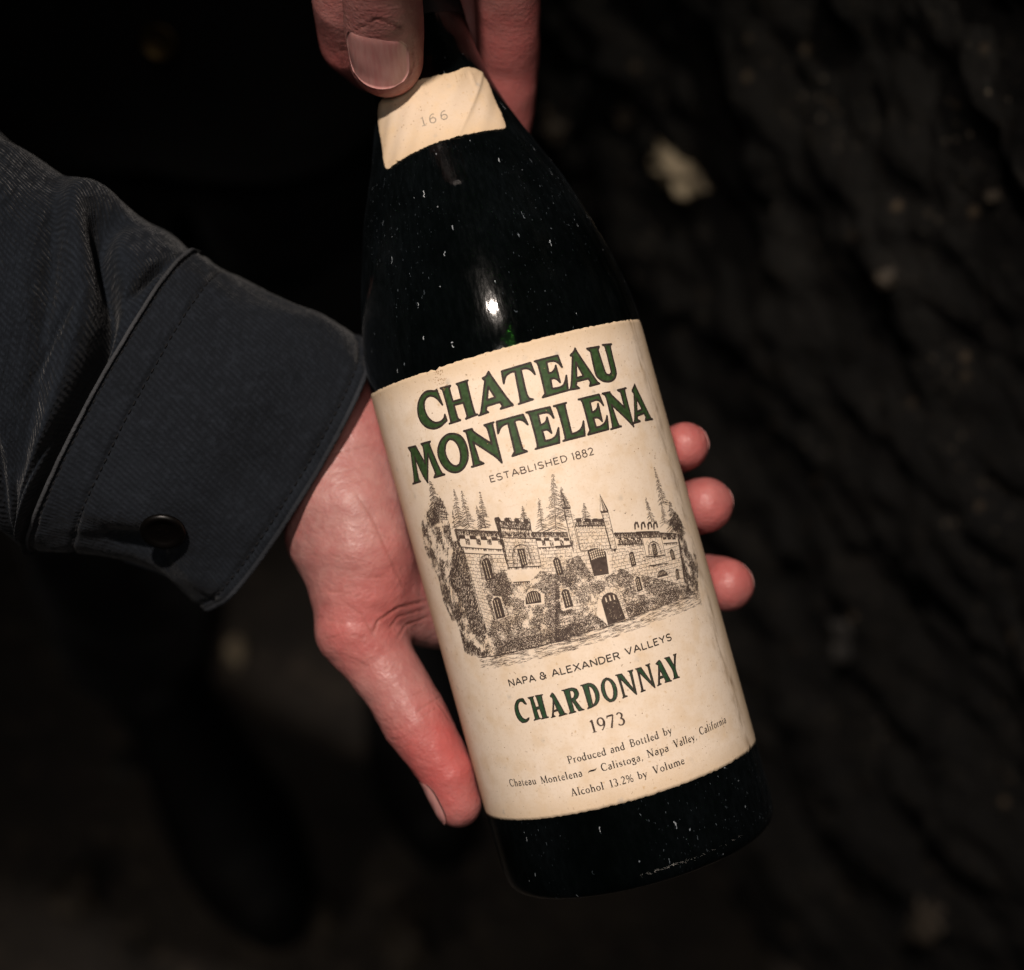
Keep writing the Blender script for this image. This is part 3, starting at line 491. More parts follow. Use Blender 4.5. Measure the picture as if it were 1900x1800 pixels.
WP = np.array([.19, .456, .787]); WN = np.array([-.885, -.466, 0]); WN /= np.linalg.norm(WN); WT = np.array([WN[1], -WN[0], 0])  # along the wall, away from the lens
def on_wall(px, py):
    d = ray(px, py); return CAM+d*(((WP-CAM)@WN)/(d@WN))
def wall_disp(a, z):
    s = noise.multi_fractal(Vector((a*7.5, z*11.0-a*1.5, 2.2)), .9, 2.1, 5)-.8
    r = noise.ridged_multi_fractal(Vector((a*13, z*21, 7.7)), .9, 2.0, 4, 1.0, 2.0)-1.0
    v = noise.voronoi(Vector((a*24, z*30, .5)))[0]
    f = noise.fractal(Vector((a*80, z*95, 1.0)), .8, 2.0, 3)
    return .020*s+.007*r+.012*(v[1]-v[0])+.0035*f
wa = np.linspace(-.55, 1.5, 330); wz = np.linspace(-.06, 1.9, 300)
wv = np.array([np.array([WP[0], WP[1], 0])+WT*a+np.array([0, 0, z])+WN*wall_disp(a, z) for a in wa for z in wz])
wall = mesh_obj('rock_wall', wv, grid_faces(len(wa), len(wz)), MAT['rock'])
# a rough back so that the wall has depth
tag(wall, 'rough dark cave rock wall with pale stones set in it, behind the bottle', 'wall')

def rock(rng, size, sub=3):
    bm = bmesh.new(); bmesh.ops.create_icosphere(bm, subdivisions=sub, radius=1)
    off = rng.uniform(0, 50)
    for v in bm.verts:
        n = noise.fractal(Vector((v.co.x*2.1+off, v.co.y*2.1, v.co.z*2.1)), .7, 2.0, 5)
        k = noise.cell(Vector((v.co.x*2+off, v.co.y*2, v.co.z*2)))
        v.co = Vector((v.co.x*size[0], v.co.y*size[1], v.co.z*size[2]))*(1+.75*n+.14*k)
    V = np.array([v.co for v in bm.verts]); F = [[v.index for v in f.verts] for f in bm.faces]; bm.free()
    return V, F
rng = random.Random(5)
BASIS = np.stack([WT, np.array([0, 0, 1.0]), WN])
for px, py, sx, sz, out, m in ((1266, 308, .016, .0100, .010, 'pale'), (1238, 292, .006, .0045, .007, 'pale'), (1290, 338, .007, .0045, .006, 'pale'), (1252, 330, .006, .004, .007, 'pale'), (1097, 213, .008, .007, .007, 'tan'), (1170, 208, .006, .006, .006, 'tan'), (1715, 487, .004, .005, .004, 'tan'), (1596, 1180, .012, .014, .008, 'grey'), (1748, 1690, .010, .026, .006, 'tan'), (1860, 358, .0025, .0025, .003, 'tan')):
    p = on_wall(px, py); a = (p-WP)@WT
    V, F = rock(rng, (sx, sz, out)); V = V@BASIS+p+WN*(wall_disp(a, p[2])+out*.25)
    mesh_obj('stone', V, F, MAT[m], wall)
for i, (px, py, s, m) in enumerate(((437, 1210, .0095, 'pale'), (392, 1345, .013, 'grey'), (228, 1430, .010, 'grey'), (330, 1130, .016, 'tan'), (600, 1700, .012, 'tan'), (760, 1740, .02, 'tan'), (150, 1660, .016, 'tan'))):
    p = on_floor(px, py)
    V, F = rock(rng, (s*.85, s*1.3, s*.7)); V = V+p+np.array([0, 0, s*.35])
    st = mesh_obj('loose_stone', V, F, MAT[m], origin=tuple(p))
    tag(st, ['pale elongated loose stone nearest the hand on the dark floor', 'grey loose stone below the pale one, above the shoe', 'small grey loose stone left of the shoe', 'tan loose stone under the cuff tip on the dark floor', 'small brown stone just right of the shoe toe', 'broad brown stone at the bottom edge below the bottle', 'brown stone on the floor in the bottom left corner'][i], 'stone', 'loose stones on the cellar floor')

# ------------------------------------------------------------------ bottle shape (shared by glass, labels and the hands that close on it)
BASE_T = 955.0
PROFILE = [(955, 150), (955.5, 215), (952, 238), (944, 250), (930, 256.5), (905, 258), (600, 258), (300, 258), (0, 258), (-22, 257.4), (-45, 255), (-67, 252.2), (-90, 248), (-113, 243.4), (-140, 237.4), (-167, 230.6), (-205, 219.5), (-250, 205.5), (-300, 189.5), (-350, 167.5), (-400, 146.5), (-450, 128), (-500, 112), (-560, 101), (-640, 95.5), (-760, 92), (-880, 90)]
PT = np.array([p[0] for p in PROFILE]); PR = np.array([p[1] for p in PROFILE])
def radius_at(t):      # t in axis pixels
    return np.interp(-np.asarray(t), -PT[4:], PR[4:])*KPX
def pc(t, phi, rho):
    """point by bottle coordinates: axial position, angle from the lens side (to the right +), distance from the axis in mm"""
    a = math.radians(phi)
    return A0-AX*(t*KPX)+NR*(rho/1000*math.sin(a))+np.array([0, 0, 1.0])*(rho/1000*math.cos(a))
def bottle_dist(X, Y, Z):
    dx, dy, dz = X-A0[0], Y-A0[1], Z-A0[2]
    t = -(dx*AX[0]+dy*AX[1])/KPX
    p = dx*NR[0]+dy*NR[1]
    return np.sqrt(p*p+dz*dz)-radius_at(t), t

# ------------------------------------------------------------------ the person holding it
FOOT = np.array([-.20, .55, 0.0])
def hand_mesh(prims, h, it=2):
    D, lo, axs = sdf_grid(prims, h)
    X, Y, Z = np.meshgrid(*[a.astype(np.float32) for a in axs], indexing='ij')
    B, t = bottle_dist(X, Y, Z)
    B = np.where((t > BASE_T+10), .05, B)-.0001
    k = .0012; q = np.maximum(k-np.abs(D+B), 0)/k
    D = np.maximum(D, -B)+q*q*k*.25
    V, F = surface_nets(D, lo, h)
    return laplace(V, F, it), F
def px_of(V):
    return 950+V[:, 0]/-V[:, 2]*FPX, 900-V[:, 1]/-V[:, 2]*FPX
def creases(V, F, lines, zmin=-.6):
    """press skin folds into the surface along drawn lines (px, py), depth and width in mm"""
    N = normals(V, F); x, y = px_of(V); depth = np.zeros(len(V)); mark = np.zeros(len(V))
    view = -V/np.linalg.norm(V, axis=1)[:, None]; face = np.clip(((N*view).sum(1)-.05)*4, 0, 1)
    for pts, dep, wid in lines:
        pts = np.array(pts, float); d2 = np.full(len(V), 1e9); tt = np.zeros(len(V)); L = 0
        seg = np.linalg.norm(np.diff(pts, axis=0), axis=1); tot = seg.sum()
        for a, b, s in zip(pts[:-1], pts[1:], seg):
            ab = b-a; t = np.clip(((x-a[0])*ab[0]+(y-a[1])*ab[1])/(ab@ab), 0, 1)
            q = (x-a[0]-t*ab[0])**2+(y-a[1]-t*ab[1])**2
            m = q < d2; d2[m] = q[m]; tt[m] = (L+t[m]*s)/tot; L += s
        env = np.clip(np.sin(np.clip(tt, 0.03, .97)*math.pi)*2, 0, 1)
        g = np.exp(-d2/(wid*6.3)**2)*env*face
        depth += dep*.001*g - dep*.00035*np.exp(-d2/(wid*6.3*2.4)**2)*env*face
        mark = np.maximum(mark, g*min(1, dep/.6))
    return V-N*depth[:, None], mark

SK = .006
# right hand (on the left of the picture): cradles the bottle, thumb along its side, fingers round the back
wrist = (cf(640, 835, -19), .0195)
A = []
A += chain([(cf(100, 570, -22), .025), (cf(330, 680, -24), .025), (cf(520, 770, -22), .0245), wrist], .010)
A += chain([(cf(560, 740, -25), .022), (cf(715, 800, -33), .0175)], .012)
A += chain([wrist, (cf(660, 950, -8), .0170), (cf(671, 1020, -7), .0174), (cf(672, 1090, -7), .0158), (cf(661, 1166, -4), .0123), (cf(700, 1222, -4), .0108), (cf(738, 1278, -1.5), .0098), (cf(773, 1340, .5), .0099), (cf(806, 1394, 1.5), .0089), (cf(829, 1432, 2), .0083), (cf(849, 1489, 2), .0071)], .006)
A += chain([(cf(606, 935, -10), .0128), (cf(602, 985, -10), .0105)], .012)                      # base of the thumb, outer swell
A += chain([(cf(760, 1080, -24), .012), (pc(380, -128, 49), .012)], .012)
KN = {'index': (470, -146, 52.5, .0112), 'middle': (368, -152, 53.5, .0112), 'ring': (266, -154, 53, .0108), 'little': (176, -150, 51, .0098)}
for f, (t, ph, rho, r) in KN.items():
    A += chain([(cf(700, 830, -38), .0165), (pc(t*.62+90, -128, 54), .0135), (pc(t, ph, rho), r)], .013)
A += chain([(cf(728, 1128, -12), .0075), (pc(452, -122, 48.5), .0080), (pc(470, -142, 51), .009)], .008)   # web between thumb and index
TIPS = {'index': ((523, 100, 46.4, .0077), 6), 'middle': ((366, 99.5, 46.8, .0080), 4), 'ring': ((247, 98.5, 45.1, .0069), -4)}
for f, ((t1, ph1, rho1, r1), _) in TIPS.items():
    t0, ph0, rho0, r0 = KN[f]
    span = (360-ph1)+ph0       # from the knuckle on round the back
    pts = [(pc(t0, ph0, rho0), r0)]
    for u, rr, ro in ((.30, .0100, 51), (.46, .0100, 50.8), (.62, .0090, 49.2), (.78, .0090, 48.6), (.90, .0084, 47.6)):
        ph = ph0-u*(ph0+360-ph1); pts.append((pc(t0+(t1-t0)*u, ph, ro), rr*(r1/.0081)))
    pts.append((pc(t1, ph1, rho1), r1)); A += chain(pts, .004)
pts = [(pc(*KN['little'][:3]), .0098)]+[(pc(176-20*u, -150-u*105, 49.5-u*2), .0085-.0015*u) for u in (.3, .5, .66)]
A += chain(pts, .004)
VA, FA = hand_mesh(A, .0006, 2)
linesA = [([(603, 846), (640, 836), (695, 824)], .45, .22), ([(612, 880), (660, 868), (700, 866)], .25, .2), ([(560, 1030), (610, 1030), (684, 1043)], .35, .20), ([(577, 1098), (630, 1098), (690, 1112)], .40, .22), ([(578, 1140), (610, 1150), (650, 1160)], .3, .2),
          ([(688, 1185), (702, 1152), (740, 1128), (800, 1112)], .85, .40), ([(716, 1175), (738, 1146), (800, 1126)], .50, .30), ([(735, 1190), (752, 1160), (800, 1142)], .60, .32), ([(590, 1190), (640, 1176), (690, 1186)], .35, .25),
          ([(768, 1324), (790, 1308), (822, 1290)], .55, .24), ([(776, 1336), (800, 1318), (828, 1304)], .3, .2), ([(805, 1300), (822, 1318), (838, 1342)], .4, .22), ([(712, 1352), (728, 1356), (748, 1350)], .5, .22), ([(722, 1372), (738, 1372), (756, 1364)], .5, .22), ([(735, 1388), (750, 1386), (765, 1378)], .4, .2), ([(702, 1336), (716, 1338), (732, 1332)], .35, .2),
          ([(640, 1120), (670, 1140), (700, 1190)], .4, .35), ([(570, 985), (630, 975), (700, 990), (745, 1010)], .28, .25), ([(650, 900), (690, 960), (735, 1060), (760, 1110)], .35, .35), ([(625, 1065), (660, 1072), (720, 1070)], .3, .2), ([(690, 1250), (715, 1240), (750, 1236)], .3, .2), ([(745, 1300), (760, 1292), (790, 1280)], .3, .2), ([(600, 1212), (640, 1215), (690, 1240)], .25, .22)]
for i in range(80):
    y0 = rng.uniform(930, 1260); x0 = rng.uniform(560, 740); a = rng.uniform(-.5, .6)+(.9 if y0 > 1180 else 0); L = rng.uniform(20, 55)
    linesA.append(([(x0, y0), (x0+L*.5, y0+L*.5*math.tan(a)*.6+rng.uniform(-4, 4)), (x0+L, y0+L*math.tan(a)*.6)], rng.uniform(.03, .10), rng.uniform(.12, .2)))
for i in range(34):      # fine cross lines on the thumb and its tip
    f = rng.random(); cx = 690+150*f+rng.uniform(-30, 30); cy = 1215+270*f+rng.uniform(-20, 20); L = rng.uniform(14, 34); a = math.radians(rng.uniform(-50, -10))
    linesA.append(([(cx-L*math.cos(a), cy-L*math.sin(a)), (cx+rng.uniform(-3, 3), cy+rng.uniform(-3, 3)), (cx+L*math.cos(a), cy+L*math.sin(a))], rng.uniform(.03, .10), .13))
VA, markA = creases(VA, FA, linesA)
VA = VA+normals(VA, FA)*(.00036*vnoise(VA, 75, 2.2, 2)+.00016*vnoise(VA, 230, 6.1, 2))[:, None]
def fall(V, p, r): return np.exp(-((V-p)**2).sum(1)/r**2)
redA = np.clip(.12+.9*fall(VA, cf(830, 1440, 8), .016)+.5*fall(VA, cf(790, 1360, 8), .012)+.55*fall(VA, cf(650, 1180, 8), .014)+.5*fall(VA, cf(760, 1090, 4), .016)+.45*fall(VA, cf(700, 760, -10), .016), 0, 1)
for f, ((t, ph, rho, r), _) in TIPS.items(): redA = np.maximum(redA, .95*fall(VA, pc(t, ph, rho), .016))

# left hand (at the top): thumb in front of the neck, fingers behind it
B = []
B += chain([(cf(717, 110, 21.0), .0104), (cf(713, 60, 30), .0108), (cf(710, -20, 45), .0106), (cf(712, -105, 60), .0106), (cf(720, -170, 68), .0113), (cf(760, -290, 58), .0122), (cf(830, -400, 40), .0150), (cf(860, -560, 6), .019)], .005)
B += chain([(cf(735, 140, -25), .0078), (cf(690, 116, -17), .0086), (cf(652, 78, -5), .0095), (cf(642, 0, 11), .0098), (cf(655, -130, 32), .0104), (cf(740, -300, 36), .0120)], .004)
B += chain([(cf(930, 270, -41), .0084), (cf(938, 200, -33), .0092), (cf(943, 110, -20), .0095), (cf(942, 20, -5), .0097), (cf(935, -110, 16), .0102), (cf(910, -300, 22), .0125)], .004)
B += chain([(cf(880, 180, -47), .0088), (cf(870, 0, -44), .0098), (cf(860, -280, -36), .0124)], .004)
B += chain([(cf(740, -300, 34), .0125), (cf(820, -330, 20), .014), (cf(910, -300, 22), .0125), (cf(860, -280, -36), .0120)], .010)
B += chain([(cf(760, -330, -8), .015), (cf(850, -560, -16), .020), (cf(885, -700, -24), .021)], .012)
B += chain([(cf(830, -400, 34), .012), (cf(900, -360, 0), .013), (cf(910, -300, -24), .0125)], .010)
B += chain([(cf(900, -330, -26), .014), (cf(880, -560, -20), .019), (cf(885, -700, -24), .021), (cf(905, -950, -40), .027)], .012)
VB, FB = hand_mesh(B, .0009, 2)
linesB = [([(650, 62), (700, 34), (756, 58)], .5, .3), ([(655, 2), (705, -10), (770, -2)], .2, .25), ([(650, -20), (705, -30), (775, -22)], .3, .25), ([(636, 70), (634, 120), (650, 160)], .45, .22), ([(766, 66), (768, 120), (752, 160)], .45, .22)]
VB, markB = creases(VB, FB, linesB)
VB = VB+normals(VB, FB)*(.00028*vnoise(VB, 80, 4.2, 2))[:, None]
red_shadeB = np.clip(.28+.3*fall(VB, cf(715, 150, 25), .012)+.4*np.clip((.012-VB[:, 2]-DIST)/.010, 0, 1), 0, 1)  # redness on the fingers behind the neck also darkens them as painted shade

# arms and chest carry the hands on inside the jacket: the same skin mesh
ELB_R = np.array([-.40, .41, .90]); SHO_R = np.array([-.37, .68, 1.33]); ELB_L = np.array([.01, .63, 1.03]); SHO_L = np.array([-.05, .70, 1.33]); CH = np.array([-.21, .70, 1.28])
wa_ = lambda px, py, z: world(cf(px, py, z))
Cb = chain([(wa_(330, 680, -28), .033), (ELB_R, .042), (SHO_R, .052), (CH, .10), (SHO_L, .052), (ELB_L, .042), (wa_(900, -900, -38), .028)], .02)+chain([(CH, .11), (CH+np.array([0, 0, -.30]), .115)], .05)
D, lo, _ = sdf_grid(Cb, .010); VC, FC = surface_nets(D, lo, .010)
VW = np.concatenate([world(VA), world(VB), VC]); FW = np.concatenate([FA, FB+len(VA), FC+len(VA)+len(VB)])
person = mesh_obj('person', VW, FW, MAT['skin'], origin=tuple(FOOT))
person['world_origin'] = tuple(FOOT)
for nm, arr in (('redness', np.concatenate([redA, red_shadeB, np.zeros(len(VC))])), ('crease', np.concatenate([markA, markB, np.zeros(len(VC))]))):
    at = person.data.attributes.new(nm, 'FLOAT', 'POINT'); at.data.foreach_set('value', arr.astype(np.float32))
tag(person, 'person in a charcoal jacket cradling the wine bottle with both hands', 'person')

from mathutils.bvhtree import BVHTree
def nail(tree, p0, p1, r1, dorsal, half, root, length, over=.0006, lift=.00022):
    """a curved nail plate lying on the back of a fingertip; p0 towards the knuckle, p1 the tip centre"""
    p0 = np.asarray(p0); p1 = np.asarray(p1); ax = p1-p0; L = np.linalg.norm(ax); ax = ax/L
    d = np.asarray(dorsal, float); d = d-ax*(d@ax); d /= np.linalg.norm(d); s = np.cross(ax, d)
    nu, nv = 17, 19; V = []
    for j in range(nv):
        b = j/(nv-1); yy = 2*b-1
        wv_ = (1-abs(yy)**2.8*.90)**.5 if yy < 0 else (1-abs(yy)**5*.70)**.5
        for i in range(nu):
            a = 2*i/(nu-1)-1
            along = root+length*(b-.08*(1-a*a)*max(0, 1-b/.25)+.05*(1-a*a)*max(0, (b-.75)/.25))
            o = p0+ax*min(along, L+r1*.25); th = a*half*wv_; dr = math.cos(th)*d+math.sin(th)*s
            if along > L+r1*.25: o = p0+ax*along
            hit = tree.ray_cast(Vector(o+dr*.03), Vector(-dr), .06)
            rr = ((np.array(hit[0])-o)@dr) if hit[0] is not None else r1
            if along > L: rr = max(rr, r1*.80)
            off = lift*(1-.75*a**4)+(over*.35 if b > .9 else 0)-(.0005*(1-b/.12) if b < .12 else 0)
            V.append(o+(rr+off)*dr)
    V = np.array(V); G_ = V.reshape(nv, nu, 3)
    for _ in range(2): G_[1:-1, 1:-1] = .5*G_[1:-1, 1:-1]+.125*(G_[:-2, 1:-1]+G_[2:, 1:-1]+G_[1:-1, :-2]+G_[1:-1, 2:])
    V = G_.reshape(-1, 3); F = grid_faces(nv, nu)
    n = len(V); cen = V-(.0007)*d
    bd = [i for i in range(nu)]+[j*nu+nu-1 for j in range(1, nv)]+[(nv-1)*nu+i for i in range(nu-2, -1, -1)]+[j*nu for j in range(nv-2, 0, -1)]
    V = np.concatenate([V, cen]); F = [tuple(f) for f in F]+[(bd[k], bd[(k+1) % len(bd)], bd[(k+1) % len(bd)]+n, bd[k]+n) for k in range(len(bd))]
    return mesh_obj('fingernail', world(V), F, MAT['nail'], person)
TA = BVHTree.FromPolygons(VA.tolist(), FA.tolist()); TB = BVHTree.FromPolygons(VB.tolist(), FB.tolist())
nail(TA, cf(806, 1392, 1.5), cf(849, 1489, 2), .0071, (-.93, -.33, .16), math.radians(48), .0060, .0140)
nail(TB, cf(712, 20, 37.5), cf(717, 110, 21), .0104, (-.08, 0, 1), math.radians(54), -.0010, .0188)
for f, ((t, ph, rho, r), tilt) in TIPS.items():
    p1 = pc(t, ph, rho); p0 = pc(t-(t-KN[f][0])*.1, ph+16, rho+1.2)
    nail(TA, p0, p1, r, p1-pc(t, ph, 0), math.radians(46), .0035, .0115, .0003, .00012)
# ------------------------------------------------------------------ clothing
def child(name, V, F, mat, parent, uv=None, smooth=True, weld=False):
    o = mesh_obj(name, V, F, mat, None, tuple(FOOT), smooth, uv)
    o.parent = parent; o.location = FOOT-np.array(parent['world_origin']) if 'world_origin' in parent else (0, 0, 0)
    o['world_origin'] = tuple(FOOT)
    return o

def box_uv(V): return np.stack([V[:, 0]+V[:, 1]*.6, V[:, 2]+V[:, 1]*.3], 1)

sl_end = world(cf(-330, 480, 0))
J = chain([(np.array([-.28, .70, 1.27]), .135), (np.array([-.28, .69, 1.0]), .135), (np.array([-.285, .68, .72]), .125)], .06)
J += chain([(np.array([-.15, .70, 1.27]), .130), (np.array([-.15, .69, 1.0]), .130), (np.array([-.145, .68, .72]), .122)], .06)
J += chain([(np.array([-.28, .70, 1.33]), .07), (SHO_R, .078), (ELB_R, .062), (sl_end, .055)], .03)
J += chain([(np.array([-.15, .70, 1.33]), .07), (SHO_L, .070), (ELB_L, .056), (wa_(888, -860, -34), .041)], .03)
J += chain([(np.array([-.215, .72, 1.38]), .075), (np.array([-.215, .73, 1.44]), .068)], .03)
D, lo, _ = sdf_grid(J, .0085); VJ, FJ = surface_nets(D, lo, .0085); VJ = laplace(VJ, FJ, 2)
NJ = normals(VJ, FJ); VJ = VJ+NJ*(.006*vnoise(VJ*np.array([1, 1, .6]), 14, 4.4, 3))[:, None]
jacket = child('jacket', VJ, FJ, MAT['jacket_shaded'], person, box_uv(VJ))  # torso is the sleeve's jacket, its cloth coloured darker to stand for shade

def loft(st, nS, nT, disp=None):
    """st rows: Tx Ty Bx By zc zh bow -> tube of cloth whose outline runs through T and B"""
    S = catmull(st, nS); V = []; UV = []; u = 0; prev = None
    for i, (tx, ty, bx, by, zc, zh, bow) in enumerate(S):
        T = cf(tx, ty, zc); Bm = cf(bx, by, zc); mid = (T+Bm)/2; hv = (T-Bm)/2; hl = np.linalg.norm(hv); hh = hv/hl
        ax = np.array([hh[1], -hh[0], 0]); ax /= np.linalg.norm(ax)
        if prev is not None: u += np.linalg.norm(mid-prev)
        prev = mid; s = i/(nS-1)*(len(st)-1)
        for j in range(nT):
            th = 2*math.pi*j/nT; c, sn = math.cos(th), math.sin(th)
            p = mid+hv*c+np.array([0, 0, zh/1000*(1 if sn > 0 else .9)*(abs(sn)**.62)*(1 if sn > 0 else -1)])+ax*bow*KPX*(sn**.55 if sn > 0 else .3*sn)
            nv = hh*c*zh/1000+np.array([0, 0, sn*hl]); nv /= np.linalg.norm(nv)
            if disp: p = p+nv*disp(s, th, p)/1000
            V.append(p); UV.append((u, th/(2*math.pi)*.19))
    return np.array(V), np.array(UV)

G = lambda x, w: math.exp(-(x/w)**2)
def sleeve_disp(s, th, p):
    f = max(0, math.sin(th))**.5 if 0 < th < math.pi else 0
    d = 0
    a = math.degrees(th)
    sv = 7.45-1.6*G(a-28, 30)
    d -= 17*G(s-sv, .32)*f*min(1, max(0, (a-14)/16))          # deep fold beside the cuff seam
    d += 5.5*G(s-sv+.8, .5)*f
    d -= 6*G(s-(7.7-.012*(a-28)), .16)*G(a-36, 14)
    d += 3*G(s-8.0, .3)*G(a-45, 14)
    d -= 4.5*G(s-(5.0+.016*(a-60)), .30)*G(a-62, 34)
    d -= 4*G(s-(4.4+.03*(a-130)), .4)*G(a-135, 26)
    d -= 4*G(s-(6.0+.02*(a-150)), .25)*G(a-150, 16)
    d -= 5*G(s-(7.0+.03*(a-165)), .3)*G(a-165, 9)
    d -= 3.2*G(s-(6.9-.02*(a-110)), .14)*G(a-112, 22)+2.6*G(s-(3.4+.018*(a-80)), .2)*G(a-84, 30)+2.5*G(s-(8.2+.01*(a-130)), .12)*G(a-135, 20)+2.2*G(s-(5.9-.022*(a-75)), .13)*G(a-78, 20)
    d += 3.2*noise.fractal(Vector((p[0]*26, p[1]*26, p[2]*18)), 1, 2, 3)
    return d
ST_S = [(-330, 20, -345, 890, 4, 52, 10), (-120, 150, -140, 905, 4, 52, 12), (0, 250, -30, 945, 2, 50, 14), (60, 290, 5, 962, 0, 49, 14), (125, 338, 35, 985, -3, 47, 14), (190, 357, 55, 1000, -6, 45, 14), (250, 403, 68, 1008, -8, 43, 14), (315, 446, 76, 1011, -10, 41, 14), (358, 482, 86, 1010, -12, 38, 14), (398, 505, 130, 1008, -13, 35, 14)]
VS, US = loft(ST_S, 150, 150, sleeve_disp)
child('sleeve', world(VS), grid_faces(150, 150, True), MAT['jacket'], jacket, US)
def cuff_disp(s, th, p):
    a = math.degrees(th)
    d = 1.9*noise.fractal(Vector((p[0]*22, p[1]*22, 3.1)), 1, 2, 4)+1.5*noise.noise(Vector((a*.05, s*.9, 2.0)))*min(1, s/2)
    d -= 7.0*G(a-150, 13)*G(s-2.0, .6)            # pulled in round the button
    d += 2.5*G(a-171, 8)*G(s-3.6, .7)
    d += .55*noise.noise(Vector((a*.32, s*2.2, 5.0)))*(G(s-.55, .5)+.8*G(s-3.75, .25))+.5*noise.noise(Vector((a*.12, s*1.1, 9.0)))
    d -= 1.0*G(s-1.0, .05)+1.0*G(s-.16, .05)
    d -= .8*G(s-3.72, .06)
    return d
ST_C = [(372, 476, 80, 1014, -12, 41.5, 14), (424, 506, 152, 1020, -13, 41, 18), (530, 560, 245, 1036, -14, 40, 34), (600, 592, 316, 1072, -15, 33, 56), (663, 628, 370, 1108, -16, 26, 86)]
NSC = 120; NTC = 150
VC_, UC = loft(ST_C, NSC, NTC, cuff_disp)
cuff = child('cuff', world(VC_), grid_faces(NSC, NTC, True), MAT['cuff'], jacket, UC)
so = cuff.modifiers.new('cloth_thickness', 'SOLIDIFY'); so.thickness = .0013; so.offset = -1
cg = VC_.reshape(NSC, NTC, 3)
def cuff_pt(s, j): 
    x = s/4*(NSC-1); i = min(int(x), NSC-2); f = x-i
    return cg[i, j % NTC]*(1-f)+cg[i+1, j % NTC]*f
def hem(s_of, js, r, mat, name):
    V, F = polyline_tube(world(np.array([cuff_pt(s_of(j), j)+np.array([0, 0, .0003]) for j in js])), r, 6)
    return child(name, np.array(V), F, mat, jacket)
jj = list(range(0, 76))
hem(lambda j: .0, range(0, 76), .0006, MAT['thread'], 'lit_cuff_seam')  # pale seam tube, its grey stands for the cuff edge catching light
hem(lambda j: 4.0, range(0, 78), .00080, MAT['hem'], 'cuff_hem')
V, F = polyline_tube(world(np.array([cuff_pt(s, 74)+np.array([0, 0, .0004]) for s in np.linspace(1.9, 3.99, 40)])), .0008, 6)
child('cuff_hem', np.array(V), F, MAT['hem'], jacket)
def stitches(s0, j0, j1, mat, name):
    V = []; F = []
    pts = np.array([cuff_pt(s0, j) for j in range(j0, j1)]); nxt = np.array([cuff_pt(s0+.03, j) for j in range(j0, j1)])
    seg = np.r_[0, np.cumsum(np.linalg.norm(np.diff(pts, axis=0), axis=1))]; L = seg[-1]; x = 0
    while x < L-.002:
        P = np.array([[np.interp(q, seg, pts[:, k]) for k in range(3)] for q in (x, x+.0006, x+.0011, x+.0016)])
        P[1:3, 2] += .00035; P[:, 2] += .0001
        v, f = polyline_tube(world(P), [.00012, .00026, .00026, .00012], 5); o = len(V)
        V += list(v); F += [tuple(i+o for i in q) for q in f]; x += .0026
    o = child(name, np.array(V), F, mat, jacket); return o
stitches(.17, 2, 73, MAT['dark_thread'], 'seam_stitching'); stitches(1.0, 2, 73, MAT['dark_thread'], 'seam_stitching'); stitches(3.72, 2, 72, MAT['dark_thread'], 'seam_stitching')

def button(center, nrm, R, mat, name='button'):
    nrm = np.asarray(nrm, float)/np.linalg.norm(nrm); u = np.cross(nrm, [.3, .2, .9]); u /= np.linalg.norm(u); v = np.cross(nrm, u)
    prof = [(0, .0011), (.10, .0011), (.30, .00115), (.55, .0012), (.66, .0016), (.80, .0022), (.92, .0021), (1.0, .0014), (1.0, .0006), (.9, 0)]
    V = []; n = 40
    for r, z in prof:
        for k in range(n):
            a = 2*math.pi*k/n; V.append(center+R*r*(math.cos(a)*u+math.sin(a)*v)+nrm*z*(R/.008))
    F = grid_faces(len(prof), n, True)
    for q in range(4):        # thread holes, as little wells standing on the dish
        a = math.pi/4+q*math.pi/2; c = center+R*.24*(math.cos(a)*u+math.sin(a)*v)+nrm*.00122*(R/.008); o = len(V)
        for k in range(8):
            b = 2*math.pi*k/8; V.append(c+R*.085*(math.cos(b)*u+math.sin(b)*v))
        V.append(c-nrm*.0003); F += [(o+k, o+(k+1) % 8, o+8) for k in range(8)]
    return child(name, np.array(V), F, mat, jacket)
x, y = px_of(VC_); fr = (np.arange(len(VC_)) % NTC) < NTC//2
i0 = np.argmin(np.where(fr, (x-303)**2+(y-978)**2, 1e9))
gi, gj = divmod(int(i0), NTC)
nn = np.cross(cg[gi, gj+2]-cg[gi, gj-2], cg[gi+2, gj]-cg[gi-2, gj]); nn = nn*np.sign(nn[2]); nn /= np.linalg.norm(nn)
nn_w = nn[0]*RIGHT+nn[1]*UP+nn[2]*BACK
button(world(cg[gi, gj])+nn_w*.0006, nn_w, .0064, MAT['button'])
# the jacket's own front button, far back in the dark
dd = ray(293, 75); best = None
hit = VJ[np.argmin(np.linalg.norm(np.cross(VJ-CAM, dd/np.linalg.norm(dd)), axis=1)+.0*VJ[:, 1]+(VJ[:, 1] > .66)*9)]
button(hit+np.array([0, -.0035, 0]), (-.05, -.9, .42), .0085, MAT['brass'])

